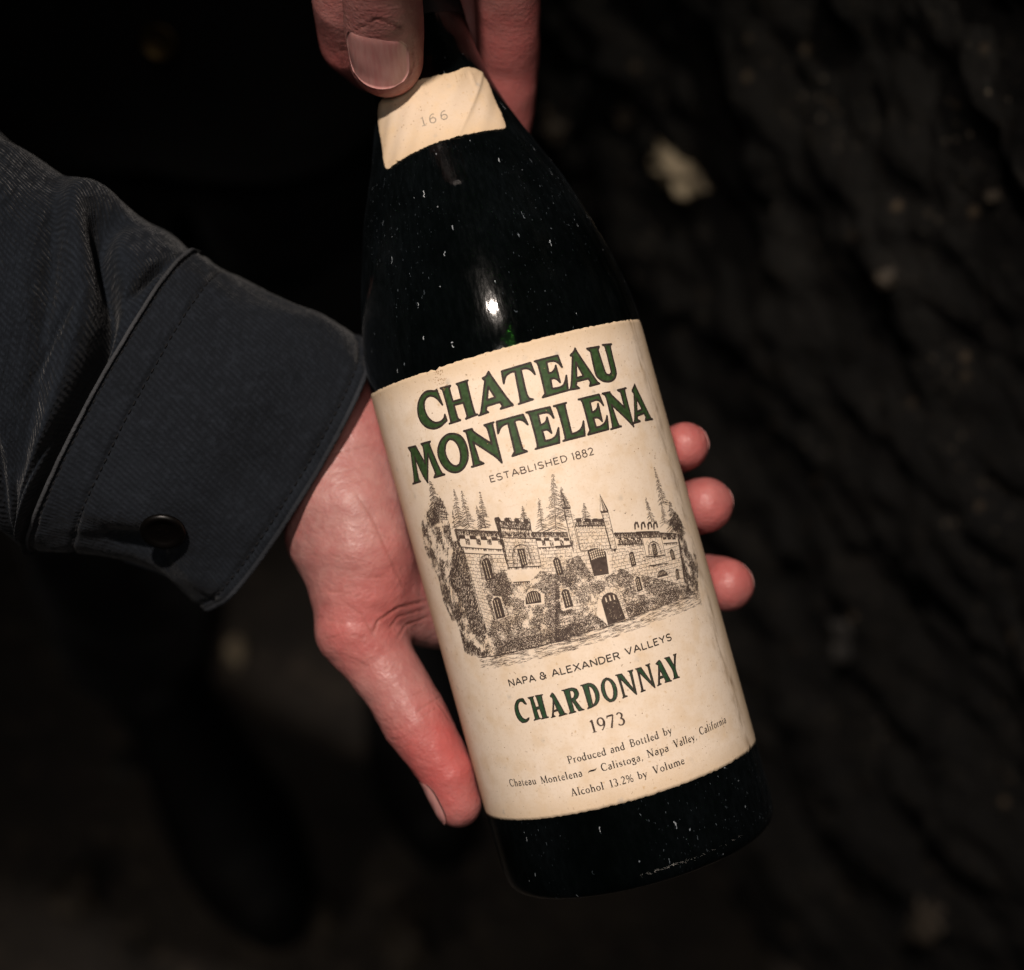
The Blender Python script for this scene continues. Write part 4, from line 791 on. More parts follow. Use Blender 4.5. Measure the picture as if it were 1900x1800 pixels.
# trousers and shoes
T = chain([(np.array([-.285, .69, .84]), .108), (np.array([-.29, .655, .48]), .074), (np.array([-.312, .625, .10]), .062)], .03)
T += chain([(np.array([-.145, .70, .84]), .105), (np.array([-.125, .715, .48]), .072), (np.array([-.105, .725, .10]), .060)], .03)
D, lo, _ = sdf_grid(T, .008); VT, FT = surface_nets(D, lo, .008); VT = laplace(VT, FT, 2)
VT = VT+normals(VT, FT)*(.006*vnoise(VT, 16, 9.1, 3))[:, None]
child('trousers', VT, FT, MAT['trousers'], person, box_uv(VT))
U = chain([(np.array([-.095, 0, .047]), .036), (np.array([-.02, 0, .048]), .038), (np.array([.05, .002, .040]), .041), (np.array([.095, .004, .033]), .041), (np.array([.128, .004, .030]), .034)], .02)
U += chain([(np.array([.07, .016, .026]), .028), (np.array([.075, -.014, .026]), .028)], .02)
U += chain([(np.array([-.085, 0, .06]), .040), (np.array([-.092, 0, .13]), .041)], .02)
D, lo, axs = sdf_grid(U, .0035)
D = np.maximum(D, .020-np.meshgrid(*axs, indexing='ij')[2].astype(np.float32)); VU, FU = surface_nets(D, lo, .0035); VU = laplace(VU, FU, 2)
def sole_outline(n=60, g=0):
    out = []
    for k in range(n):
        a = 2*math.pi*k/n; x = .153*math.cos(a)+.012; wd = .052 if x > .02 else .042
        wd = .040+.013*math.exp(-((x-.085)/.07)**2)
        out.append((x*(1+g), math.copysign(abs(math.sin(a))**.72, math.sin(a))*wd*(1+g)))
    return out
def shoe(pos, direction):
    d = np.array(direction, float); d /= np.linalg.norm(d); Rm = np.array([[d[0], -d[1], 0], [d[1], d[0], 0], [0, 0, 1]])
    pos = np.array(pos)
    up = child('shoe', VU@Rm.T+pos, FU, MAT['shoe'], person)
    O = sole_outline(); n = len(O); V = []
    for z, g in ((0.0005, -.02), (.006, .01), (.018, .015), (.023, -.01)):
        V += [(x*(1+g), y*(1+g), z) for x, y in O]
    F = grid_faces(4, n, True)+[tuple(range(n))[::-1], tuple(3*n+k for k in range(n))]
    child('sole', np.array(V)@Rm.T+pos, F, MAT['sole'], up, smooth=False)
    for k in range(4):
        x0 = .012+.017*k; P = [(x0, y, .052-.004*k+.036*math.sqrt(max(0, 1-(y/.042)**2))) for y in np.linspace(-.026, .026, 9)]
        v, f = polyline_tube(np.array(P)@Rm.T+pos, .0022, 6); child('lace', np.array(v), f, MAT['trousers'], up)
    return up
shoe((-.258, .536, 0), (.52, -.85)); shoe((-.085, .62, 0), (.20, -.98))
# ------------------------------------------------------------------ the wine bottle
root = bpy.data.objects.new('wine_bottle', None); COL.objects.link(root)
base_p = world(A0-AX*(BASE_T*KPX))
to_w = lambda v: v[0]*RIGHT+v[1]*UP+v[2]*BACK
Rb = Matrix((to_w(NR), to_w(np.array([0, 0, -1.0])), to_w(AX))).transposed()
root.matrix_world = Matrix.Translation(base_p) @ Rb.to_4x4()
tag(root, 'dark green dusty wine bottle with an aged cream castle label and paper neck tag', 'wine bottle')
def bottle_part(name, V, F, mat, parent=root, uv=None, smooth=True):
    me = mesh_obj(name, V, F, mat, None, (0, 0, 0), smooth, uv); me.parent = parent; return me
def zt(t): return (BASE_T-t)*KPX
prof = [(950, 0), (945, 100), (952, 170)]+[(955.3, 205)]+PROFILE[1:]+[(-884, 97), (-898, 99.5), (-925, 98), (-940, 94), (-945, 86), (-945, 60), (-900, 58)]
dense = [(prof[0])]
for a, b in zip(prof[:-1], prof[1:]):
    n = max(1, int(abs(a[0]-b[0])/18)); dense += [(a[0]+(b[0]-a[0])*k/n, a[1]+(b[1]-a[1])*k/n) for k in range(1, n+1)]
dense = np.array(dense)
# round the joints of the profile
ts = np.r_[0, np.cumsum(np.linalg.norm(np.diff(dense, axis=0), axis=1))]; q = np.linspace(0, ts[-1], 340)
dt = np.interp(q, ts, dense[:, 0]); dr = np.interp(q, ts, dense[:, 1])
for _ in range(3): dt[1:-1] = (dt[:-2]+2*dt[1:-1]+dt[2:])/4; dr[1:-1] = (dr[:-2]+2*dr[1:-1]+dr[2:])/4
NA = 144; V = []; UV = []
for t, r in zip(dt, dr):
    for k in range(NA):
        a = 2*math.pi*k/NA-math.pi; V.append((r*KPX*math.sin(a), -r*KPX*math.cos(a), zt(t))); UV.append((a*.0405*10, zt(t)*10))
F = grid_faces(len(dt), NA, True)
# cut the uv seam at the back by leaving it unwelded
bottle_part('glass_body', V, F, MAT['glass'], uv=UV)
# the wine inside: its surface under the glass gives the second, green glint
V = []
wp = [(938, 0), (938, 190), (925, 225), (890, 234), (500, 235), (60, 235), (20, 233.5), (-20, 228.5), (-45, 224.3), (-70, 219.3), (-100, 212.5), (-140, 203), (-200, 188), (-280, 165), (-360, 136), (-440, 102), (-500, 84), (-560, 74), (-600, 72), (-600, 0)]
wd_ = catmull(wp[2:-2], 160); wq = [wp[0], wp[1]]+[tuple(x) for x in wd_]+wp[-2:]
for t, r in wq:
    for k in range(96):
        a = 2*math.pi*k/96; V.append((r*KPX*math.sin(a)+.0016, -r*KPX*math.cos(a), zt(t)))
bottle_part('wine', V, grid_faces(len(wq), 96, True), MAT['wine'])
V = []; F2 = []
ct = [(-625, 97.2), (-700, 95), (-790, 92.8), (-872, 91.5), (-884, 98.5), (-898, 101), (-925, 99.5), (-942, 95.5), (-948, 86), (-948, 0)]
for t, r in ct:
    for k in range(72):
        a = 2*math.pi*k/72; V.append((r*KPX*math.sin(a), -r*KPX*math.cos(a), zt(t)))
bottle_part('foil_capsule', V, grid_faces(len(ct), 72, True), MAT['foil'])

def on_body(u, v, off):
    """label millimetres (right of centre, down from the label's top edge) to bottle coordinates"""
    u = np.asarray(u, float); v = np.asarray(v, float); r = .0408
    a = u/1000/r; rr = KPX*258+off
    return np.stack([rr*np.sin(a), -rr*np.cos(a), zt(0)-v/1000], -1)
def label_sheet(name, mapf, ul, ur, vt, vb, corner, nu, nv, mat, uvc, rough=.25, thick=.00012, base=.00016, seed=1.0, ridge=None, low=None, warp=None):
    U, Vv = np.meshgrid(np.linspace(-1, 1, nu), np.linspace(0, 1, nv), indexing='ij')
    cu = (ul+ur)/2; hu = (ur-ul)/2; hgt = vb-vt
    uu = cu+hu*U; vv = vt+hgt*Vv
    # rounded corners: pull the sides in near top and bottom
    dv = np.minimum(vv-vt, vb-vv); c = np.where(Vv < .5, corner, corner if low is None else low); ins = np.where(dv < c, c-np.sqrt(np.maximum(c*c-(c-dv)**2, 0)), 0)
    uu = cu+U*(hu-ins)
    jag = np.array([noise.fractal(Vector((seed, v*.9, 0)), .8, 2, 4) for v in vv[0]]); uu = uu+rough*jag[None, :]*np.clip((np.abs(U)-.8)*5, 0, 1)
    jt = np.array([noise.fractal(Vector((u*.8, seed, 3)), .8, 2, 4) for u in uu[:, nv//2]]); vv = vv+rough*.8*jt[:, None]*np.clip((np.abs(Vv*2-1)-.9)*10, 0, 1)
    flat = np.stack([uu.ravel()-uvc, vv.ravel()-vt], 1)
    if warp is not None: uu, vv = warp(uu, vv)
    lift = np.zeros_like(uu)
    if ridge is not None: lift = ridge(uu, vv)
    top = mapf(uu.ravel(), vv.ravel(), base+thick+lift.ravel()); under = mapf(uu.ravel(), vv.ravel(), base-.0001)
    n = len(top); F = grid_faces(nu, nv); bd = [j for j in range(nv)]+[i*nv+nv-1 for i in range(1, nu)]+[(nu-1)*nv+j for j in range(nv-2, -1, -1)]+[i*nv for i in range(nu-2, 0, -1)]
    F = [tuple(f) for f in F]+[(bd[k], bd[k]+n, bd[(k+1) % len(bd)]+n, bd[(k+1) % len(bd)]) for k in range(len(bd))]
    uv = flat
    o = bottle_part(name, np.concatenate([top, under]), F, mat, uv=np.concatenate([uv, uv]))
    return o
OFF = .00016+.00012
def tear(U, V):       # the nicked right edge and a worn top left
    e = np.clip((U-48)/7, 0, 1)**3
    U = U-e*(1.5*np.exp(-((V-53.2)/.7)**2)-.9*np.exp(-((V-51.2)/1.2)**2)+.8*np.exp(-((V-57)/2.5)**2))
    tl = np.exp(-((U+21)/2.6)**2)*np.clip(1-(V-.9)/2.2, 0, 1)
    return U, V+tl*(.30+.35*np.sin(U*7.0))
label = label_sheet('paper_label', on_body, -58.5, 55.2, .9, 125.9, 2.5, 160, 150, MAT['paper'], -1.6, .42, warp=tear)

# --- printing: flat ink laid on the paper
class Ink:
    def __init__(s, gain=1.0): s.v = []; s.f = []; s.k = 0; s.g = gain
    def strip(s, pts, w):
        """pen stroke through pts (mm); w one width or one per point"""
        p = np.asarray(pts, float); w = np.broadcast_to(np.asarray(w, float), len(p)).astype(float)*s.g
        d = np.linalg.norm(np.diff(p, axis=0), axis=1); keep = np.r_[True, d > 1e-6]; p = p[keep]; w = w[keep]
        if len(p) < 2: return
        d = np.linalg.norm(np.diff(p, axis=0), axis=1)
        if d.max() > 1.2:
            s_ = np.r_[0, np.cumsum(d)]; q = np.unique(np.concatenate([s_]+[np.linspace(a, b, int((b-a)/1.2)+2) for a, b in zip(s_[:-1], s_[1:])]))
            p = np.stack([np.interp(q, s_, p[:, 0]), np.interp(q, s_, p[:, 1])], 1); w = np.interp(q, s_, w)
        t = np.gradient(p, axis=0); t /= np.linalg.norm(t, axis=1)[:, None]+1e-9; n = np.stack([-t[:, 1], t[:, 0]], 1)
        o = len(s.v); s.k += 1; z = (s.k % 23)*4e-7
        for a, b, c in zip(p, n, w):
            s.v.append((*(a+b*c/2), z)); s.v.append((*(a-b*c/2), z))
        for i in range(len(p)-1): s.f.append((o+2*i, o+2*i+1, o+2*i+3, o+2*i+2))
    def poly(s, outer, hole=None, maxe=1.3):
        loops = [[Vector((x, y, 0)) for x, y in outer]]+([[Vector((x, y, 0)) for x, y in hole]] if hole else [])
        P = [tuple(v[:2]) for l in loops for v in l]; T = [tuple(t) for t in tessellate_polygon(loops)]
        for _ in range(5):
            cache = {}; out = []; done = True
            def mid(a, b):
                kk = (min(a, b), max(a, b))
                if kk not in cache: P.append(((P[a][0]+P[b][0])/2, (P[a][1]+P[b][1])/2)); cache[kk] = len(P)-1
                return cache[kk]
            for a, b, c in T:
                L = [math.dist(P[a], P[b]), math.dist(P[b], P[c]), math.dist(P[c], P[a])]; m = max(L)
                if m > maxe:
                    done = False; i = L.index(m); a, b, c = ((a, b, c), (b, c, a), (c, a, b))[i]; d = mid(a, b); out += [(a, d, c), (d, b, c)]
                else: out.append((a, b, c))
            T = out
            if done: break
        o = len(s.v); s.k += 1; z = (s.k % 23)*4e-7
        s.v += [(x, y, z) for x, y in P]; s.f += [tuple(i+o for i in t) for t in T]
    def dot(s, x, y, r, n=5):
        o = len(s.v); s.k += 1; z = (s.k % 23)*4e-7; a0 = (s.k*1.7) % 6.28
        s.v += [(x+r*math.cos(a0+2*math.pi*k/n), y+r*math.sin(a0+2*math.pi*k/n), z) for k in range(n)]; s.f.append(tuple(range(o, o+n)))
    def build(s, name, mat, parent, mapf=None, off=0.0, kind=None):
        v = np.array(s.v); mapf = mapf or on_body
        me = bottle_part(name, mapf(v[:, 0], v[:, 1], OFF+off+v[:, 2]), s.f, mat, parent, smooth=False)
        if kind: me['kind'] = kind
        return me

def rounded(P):
    # gentle bends become curves, sharp corners stay
    P = [np.array(p) for p in P]; n = len(P); sharp = []
    for i in range(n):
        a = P[i]-P[i-1]; b = P[(i+1) % n]-P[i]; sharp.append(abs(math.atan2(a[0]*b[1]-a[1]*b[0], a@b)) > math.radians(44))
    out = []
    for i in range(n):
        p0, p1, p2, p3 = P[i-1], P[i], P[(i+1) % n], P[(i+2) % n]
        if sharp[i]: p0 = 2*p1-p2
        if sharp[(i+1) % n]: p3 = 2*p2-p1
        for t in ((0, .33, .67) if np.linalg.norm(p2-p1) > .5 and not (sharp[i] and sharp[(i+1) % n]) else (0,)):
            out.append(tuple(.5*((2*p1)+(-p0+p2)*t+(2*p0-5*p1+4*p2-p3)*t*t+(-p0+3*p1-3*p2+p3)*t**3)))
    return out
def outlined(name, letters, fill, wd):
    for o, h in letters:
        o = rounded(o); h = rounded(h) if h else None
        g = Ink(); g.poly(o, h); k = Ink()
        for lp in ([o]+([h] if h else [])):
            pts = list(lp); q = []
            for a, b in zip(pts, pts[1:]+pts[:1]): k.strip([a, b], wd); k.dot(a[0], a[1], wd*.5, 7)
        L = g.build('letter', fill, label, off=2.0e-5)
        # the dark outline belongs to the same printed letter
        v = np.array(k.v); P = on_body(v[:, 0], v[:, 1], OFF+4.0e-5+v[:, 2]); me = L.data
        n = len(me.vertices); V0 = np.zeros(n*3); me.vertices.foreach_get('co', V0); V0 = V0.reshape(-1, 3); F0 = [tuple(p.vertices) for p in me.polygons]
        new = bpy.data.meshes.new('letter'); new.from_pydata(np.concatenate([V0, P]).tolist(), [], F0+[tuple(i+n for i in f) for f in k.f]); new.materials.append(fill); new.materials.append(MAT['black'])
        new.polygons.foreach_set('material_index', [0]*len(F0)+[1]*len(k.f)); new.update(); L.data = new; bpy.data.meshes.remove(me)
outlined('title', TITLE, MAT['green'], .58)
outlined('variety', VARIETY, MAT['green2'], .34)

# --- pen alphabets: strokes (x, y[, w]) on a unit cap height
def arc(cx, cy, rx, ry, a0, a1, n=12, w=None):
    out = []
    for k in range(n+1):
        a = math.radians(a0+(a1-a0)*k/n); out.append((cx+rx*math.cos(a), cy+ry*math.sin(a)))
    return out
SANS = {
 'E': (.56, [[(.04, 0), (.04, 1)], [(.0, .96), (.54, .96)], [(.04, .52), (.48, .52)], [(0, .04), (.56, .04)]]),
 'S': (.62, [arc(.31, .74, .27, .24, 25, 250, 12)+arc(.31, .26, .29, .25, 80, -160, 14)]),
 'T': (.64, [[(.32, 0), (.32, 1)], [(0, .96), (.64, .96)]]), 'A': (.76, [[(0, 0), (.38, 1)], [(.38, 1), (.76, 0)], [(.15, .33), (.61, .33)]]),
 'B': (.62, [[(.04, 0), (.04, 1)], [(0, .97)]+arc(.30, .75, .26, .22, 90, -90)+[(.04, .53)], [(.3, .53)]+arc(.32, .27, .30, .25, 90, -90)+[(.0, .03)]]),
 'L': (.54, [[(.04, 0), (.04, 1)], [(0, .04), (.54, .04)]]), 'I': (.10, [[(.05, 0), (.05, 1)]]),
 'H': (.68, [[(.04, 0), (.04, 1)], [(.64, 0), (.64, 1)], [(.04, .52), (.64, .52)]]),
 'D': (.70, [[(.04, 0), (.04, 1)], [(0, .97)]+arc(.26, .5, .42, .47, 90, -90, 16)+[(0, .03)]]),
 'N': (.72, [[(.04, 0), (.04, 1)], [(.04, 1), (.68, 0)], [(.68, 0), (.68, 1)]]), 'P': (.60, [[(.04, 0), (.04, 1)], [(0, .97)]+arc(.30, .72, .28, .25, 90, -90)+[(.04, .47)]]),
 'R': (.66, [[(.04, 0), (.04, 1)], [(0, .97)]+arc(.32, .73, .28, .24, 90, -90)+[(.04, .49)], [(.34, .49), (.66, 0)]]),
 'X': (.72, [[(0, 0), (.70, 1)], [(.02, 1), (.72, 0)]]), 'V': (.74, [[(0, 1), (.37, 0)], [(.37, 0), (.74, 1)]]), 'Y': (.72, [[(0, 1), (.36, .48)], [(.72, 1), (.36, .48)], [(.36, .5), (.36, 0)]]),
 '&': (.74, [arc(.32, .77, .19, .20, -60, 240, 14)+[(.70, .02)], arc(.30, .29, .28, .28, 130, 360, 14)+[(.68, .48)], [(.52, .5), (.74, .5)]]),
 '1': (.24, [[(.0, .86), (.14, 1), (.14, 0)]]), '8': (.58, [arc(.29, .76, .22, .22, 0, 360, 18), arc(.29, .27, .27, .27, 0, 360, 18)]),
 '2': (.60, [arc(.29, .72, .27, .26, 165, -35, 14)+[(.04, .05), (.60, .05)]]), '6': (.56, [[(.50, .93)]+arc(.42, .42, .38, .55, 95, 190, 8)+arc(.28, .29, .25, .28, 180, 530, 18)]),
}
TK, TN = .165, .088     # thick and thin of the book face
def sf(x, y, l=.26): return [(x-l/2, y, .05), (x+l/2, y, .05)]
def w3(pts, *ws):
    n = len(pts); return [(x, y, float(np.interp(i/(n-1), np.linspace(0, 1, len(ws)), ws))) for i, (x, y) in enumerate(pts)]
X = .60
BOOK = {
 'a': (.44, [w3(arc(.20, .46, .15, .13, 155, 0, 8)+[(.35, .12), (.38, .05), (.45, .05)], .08, TN, TK, TK, TK*.9, .04), w3(arc(.19, .17, .15, .17, 70, 330, 12), TN, TK, TN), w3([(.35, .36), (.24, .34)], TN, TN)]),
 'b': (.50, [w3([(.12, 1.02), (.12, .02)], TK, TK), sf(.07, 1.0, .14), w3(arc(.24, .30, .22, .29, 140, -150, 16), TN, TN, TK, TN, TN)]),
 'c': (.42, [w3(arc(.25, .30, .21, .28, 45, 320, 16), .09, TN, TK, TK, TN)]),
 'd': (.52, [w3([(.40, 1.02), (.40, .02)], TK, TK), sf(.34, 1.0, .14), sf(.46, .03, .14), w3(arc(.25, .30, .21, .29, 40, 330, 16), TN, TN, TK, TK, TN)]),
 'e': (.44, [w3([(.07, .34), (.40, .34)]+arc(.24, .32, .17, .26, 8, 180, 9)+arc(.25, .30, .21, .28, 180, 320, 9), TN, TN, TN, TN, TK, TK, TN)]),
 'f': (.32, [w3(arc(.27, .84, .14, .17, 40, 180, 8)+[(.13, .02)], .10, TN, TK, TK, TK), sf(.15, .57, .32), sf(.13, .02, .26)]),
 'g': (.46, [w3(arc(.21, .42, .15, .16, 0, 360, 16), TN, TK, TK, TN, TK, TK), w3([(.30, .54), (.44, .58)], TN, .08), w3([(.14, .28), (.10, .16), (.34, .06)]+arc(.21, -.12, .20, .14, 50, -210, 14), TN, TK, TK, TN, TK, TN)]),
 'h': (.54, [w3([(.11, 1.02), (.11, .02)], TK, TK), sf(.06, 1.0, .14), sf(.11, .02, .24), w3([(.11, .42)]+arc(.28, .38, .15, .20, 150, 0, 8)+[(.43, .02)], TN, TN, TK, TK, TK), sf(.43, .02, .24)]),
 'i': (.26, [w3([(.12, .58), (.12, .02)], TK, TK), sf(.07, .57, .14), sf(.12, .02, .24), [(.12, .80, .13), (.12, .92, .13)]]),
 'l': (.26, [w3([(.12, 1.02), (.12, .02)], TK, TK), sf(.07, 1.0, .14), sf(.12, .02, .24)]),
 'm': (.82, [w3([(.11, .58), (.11, .02)], TK, TK), sf(.06, .57, .14), sf(.11, .02, .24), w3([(.11, .42)]+arc(.27, .38, .15, .20, 150, 0, 8)+[(.42, .02)], TN, TN, TK, TK, TK), sf(.42, .02, .22), w3([(.42, .42)]+arc(.57, .38, .15, .20, 150, 0, 8)+[(.72, .02)], TN, TN, TK, TK, TK), sf(.72, .02, .24)]),
 'n': (.54, [w3([(.11, .58), (.11, .02)], TK, TK), sf(.06, .57, .14), sf(.11, .02, .24), w3([(.11, .42)]+arc(.28, .38, .15, .20, 150, 0, 8)+[(.43, .02)], TN, TN, TK, TK, TK), sf(.43, .02, .24)]),
 'o': (.50, [w3(arc(.25, .30, .20, .28, 90, 450, 20), TN, TK, TN, TK, TN)]),
 'p': (.52, [w3([(.12, .58), (.12, -.32)], TK, TK), sf(.06, .57, .14), sf(.12, -.32, .26), w3(arc(.26, .30, .21, .29, 140, -150, 16), TN, TN, TK, TN, TN)]),
 'r': (.36, [w3([(.11, .58), (.11, .02)], TK, TK), sf(.06, .57, .14), sf(.11, .02, .26), w3([(.11, .40)]+arc(.26, .42, .12, .15, 140, 50, 5), TN, TN, .12)]),
 's': (.36, [w3(arc(.18, .44, .13, .14, 30, 230, 9)+arc(.18, .16, .14, .15, 70, -160, 10), .09, TN, TK, TK, TN, .09)]),
 't': (.32, [w3([(.13, .78), (.13, .14), (.18, .03), (.30, .06)], TN, TK, TK, TN), sf(.15, .57, .30)]),
 'u': (.54, [w3([(.11, .58), (.11, .2)]+arc(.26, .19, .15, .17, 190, 340, 8), TK, TK, TK, TN, TN), w3([(.42, .58), (.42, .02)], TK, TK), sf(.06, .57, .14), sf(.37, .57, .14), sf(.47, .03, .14)]),
 'y': (.50, [w3([(.06, .58), (.27, .02)], TK, TK), w3([(.44, .58), (.27, .02), (.18, -.26), (.06, -.28)], TN, TN, TN, .11), sf(.07, .57, .22), sf(.43, .57, .18)]),
 'P': (.58, [w3([(.14, 1), (.14, .02)], TK, TK), sf(.14, .02, .3), sf(.10, .98, .2), w3([(.14, .98)]+arc(.30, .74, .24, .24, 90, -90, 12)+[(.16, .48)], TN, TN, TK, TN, TN)]),
 'B': (.62, [w3([(.14, 1), (.14, .02)], TK, TK), sf(.10, .02, .2), sf(.10, .98, .2), w3([(.14, .98)]+arc(.29, .76, .21, .22, 90, -90, 12)+[(.16, .54)], TN, TN, TK, TN, TN), w3([(.16, .54)]+arc(.31, .28, .26, .26, 90, -90, 12)+[(.14, .02)], TN, TN, TK, TN, TN)]),
 'C': (.70, [w3(arc(.39, .5, .34, .49, 45, 318, 20), .12, TN, TK, TK*1.1, TK, TN, TN), [(.63, .98, .04), (.63, .74, .06)]]),
 'M': (.92, [w3([(.15, 1), (.11, .02)], TN, TN), w3([(.15, 1), (.46, .06)], TK, TK), w3([(.77, 1), (.46, .06)], TN, TN), w3([(.77, 1), (.81, .02)], TK, TK), sf(.10, .02, .26), sf(.80, .02, .28), sf(.12, .98, .16), sf(.82, .98, .16)]),
 'N': (.78, [w3([(.14, 1), (.14, .02)], TN, TN), w3([(.12, 1), (.65, .0)], TK*1.1, TK*1.1), w3([(.65, 0), (.65, 1)], TN, TN), sf(.13, .02, .26), sf(.65, .98, .26), sf(.08, .98, .16)]),
 'V': (.72, [w3([(.10, 1), (.36, .0)], TK*1.1, TK*1.1), w3([(.63, 1), (.36, .0)], TN, TN), sf(.10, .98, .28), sf(.62, .98, .24)]),
 'A': (.74, [w3([(.35, 1), (.10, .02)], TN, TN), w3([(.34, 1), (.62, .02)], TK*1.1, TK*1.1), sf(.10, .02, .24), sf(.62, .02, .28), [(.18, .34, TN), (.52, .34, TN)]]),
 '1': (.40, [w3([(.22, 1), (.22, .02)], TK, TK), w3([(.08, .86), (.22, .98)], TN, TN), sf(.22, .02, .3)]),
 '3': (.54, [w3(arc(.24, .76, .18, .22, 150, -80, 12), .12, TN, TK, TN), w3(arc(.24, .27, .22, .26, 85, -150, 14), TN, TK, TK, TN, .12)]),
 '2': (.54, [w3(arc(.26, .73, .20, .26, 160, -35, 12)+[(.08, .06)], .12, TN, TK, TK, TN), w3([(.06, .05), (.50, .06), (.52, .18)], TK*.9, TK*.9, TN)]),
 '9': (.56, [w3(arc(.27, .68, .21, .30, 0, 360, 20), TK, TN, TK, TN, TK), w3([(.48, .70)]+arc(.12, .66, .37, .65, 0, -75, 10), TK, TK, TN, TN)]),
 '7': (.54, [w3([(.06, .80), (.08, .95), (.50, .95)], TN, TK*.9, TK*.9), w3([(.50, .95), (.20, .0)], TN, TK)]),
 '.': (.20, [[(.10, .0, .14), (.10, .12, .14)]]), ',': (.22, [w3([(.10, .10), (.12, .0), (.05, -.16)], .14, .12, .03)]),
 '%': (.90, [w3(arc(.22, .74, .15, .23, 0, 360, 16), TN, TK*.8, TN, TK*.8, TN), w3(arc(.68, .25, .15, .23, 0, 360, 16), TN, TK*.8, TN, TK*.8, TN), [(.74, 1, TN), (.16, 0, TN)]]),
 '~': (1.0, [w3([(.0, .22), (.16, .38), (.42, .42), (.62, .40), (.84, .44), (1.0, .62)], .04, .16, .26, .24, .16, .03)]),
}
def text(ink, s, face, u0, u1, base, cap, wt=.1, track=.12):
    adv = []; x = 0
    for c in s:
        adv.append(x); x += face[c][0]+track if c != ' ' else .5
    x -= track; sx = (u1-u0)/x
    for c, a in zip(s, adv):
        if c == ' ': continue
        for st in face[c][1]:
            p = [(u0+(a+q[0])*sx, base-q[1]*cap) for q in st]
            ws = [(q[2] if len(q) > 2 else wt)*cap for q in st]
            ink.strip(p, ws)
def line(name_words, face, cap, mat, mapf=None, wt=.1, parent=None, track=.12):
    ink = Ink()
    for s, u0, u1, b in name_words: text(ink, s, face, u0, u1, b, cap, wt, track)
    return ink.build('lettering', mat, parent or label, mapf, 3.0e-5)
line([('ESTABLISHED', -13.5, 7.9, 34.45)], SANS, 1.78, MAT['sepia'], wt=.16, track=.26)
line([('1882', 9.4, 15.6, 34.6)], SANS, 2.0, MAT['sepia'], wt=.15, track=.2)
line([('NAPA', -24.5, -16.2, 88.92), ('&', -14.8, -12.95, 88.84), ('ALEXANDER', -11.3, 7.4, 88.78), ('VALLEYS', 9.3, 23.6, 88.4)], SANS, 1.86, MAT['black'], wt=.19, track=.2)
line([('1973', -5.2, 4.25, 105.85)], BOOK, 3.45, MAT['sepia'])
line([('Produced', -13.5, -2.9, 112.37), ('and', -1.6, 2.25, 112.28), ('Bottled', 3.8, 11.95, 112.18), ('by', 13.4, 16.0, 112.0)], BOOK, 2.02, MAT['black'])
line([('Chateau', -34.2, -24.5, 116.25), ('Montelena', -22.9, -10.6, 116.4), ('~', -9.0, -6.4, 116.35), ('Calistoga,', -5.2, 6.2, 116.36), ('Napa', 7.5, 13.7, 116.2), ('Valley,', 15.5, 23.0, 115.98), ('California', 24.4, 35.7, 115.3)], BOOK, 2.02, MAT['black'])
line([('Alcohol', -15.1, -5.9, 121.12), ('13.2%', -4.2, 2.25, 121.12), ('by', 3.55, 6.1, 120.98), ('Volume', 7.9, 17.2, 120.85)], BOOK, 2.05, MAT['black'])

# --- the engraved castle
er = np.random.default_rng(11)
def inside(P, x, y):
    P = np.asarray(P); r = np.zeros(len(x), bool); j = len(P)-1
    for i in range(len(P)):
        xi, yi = P[i]; xj, yj = P[j]
        c = ((yi > y) != (yj > y)) & (x < (xj-xi)*(y-yi)/(yj-yi+1e-12)+xi); r ^= c; j = i
    return r
BAREW = ETCHING['window']+ETCHING['arch']+ETCHING['door']+ETCHING['bigwin']
BARE = ETCHING['bare']+ETCHING['box']+ETCHING['window']+ETCHING['arch']+ETCHING['door']+ETCHING['bigwin']
def scatter(P, dens, avoid=()):
    P = np.asarray(P); lo = P.min(0); hi = P.max(0); n = int((hi-lo).prod()*dens)
    q = lo+er.random((n, 2))*(hi-lo); q = q[inside(P, q[:, 0], q[:, 1])]
    for A_ in avoid:
        if len(q): q = q[~inside(A_, q[:, 0], q[:, 1])]
    return q
eng = Ink(1.45)
def hatch(P, dens, ang, L, wd, jit=.25, avoid=(), clump=None):
    q = scatter(P, dens, avoid)
    for x, y in q:
        if clump and noise.fractal(Vector((x*clump, y*clump, 5.5)), .9, 2, 3)+er.normal()*.18 < -.06: continue
        a = math.radians(ang)+er.normal()*jit; l = L*er.uniform(.5, 1.3)
        eng.strip([(x-l/2*math.cos(a), y+l/2*math.sin(a)), (x+l/2*math.cos(a), y-l/2*math.sin(a))], [wd*.5, wd*er.uniform(.7, 1.2)])
def stipple(P, dens, r, avoid=(), clump=None, thr=-.05):
    for x, y in scatter(P, dens, avoid):
        if clump and noise.fractal(Vector((x*clump, y*clump, 1.5)), .9, 2, 3)+er.normal()*.2 < thr: continue
        a = er.uniform(0, 6.28); l = r*er.uniform(.8, 2.4)
        eng.strip([(x, y), (x+l*math.cos(a), y+l*math.sin(a))], [r*1.1, r*.6])
def pline(P, wd, closed=False):
    P = list(P)+([P[0]] if closed else []); Q = []
    for a, b in zip(P[:-1], P[1:]): eng.strip([a, ((a[0]+b[0])/2+er.normal()*.03, (a[1]+b[1])/2+er.normal()*.03), b], wd*er.uniform(.85, 1.15))
for P in ETCHING['side']: hatch(P, 13, 62, .9, .12, .2); hatch(P, 5, 15, .8, .10, .2)
for P in ETCHING['crenel']: pline(P, .13)
for P in ETCHING['shade']: hatch(P, 26, 80, .7, .12, .15)
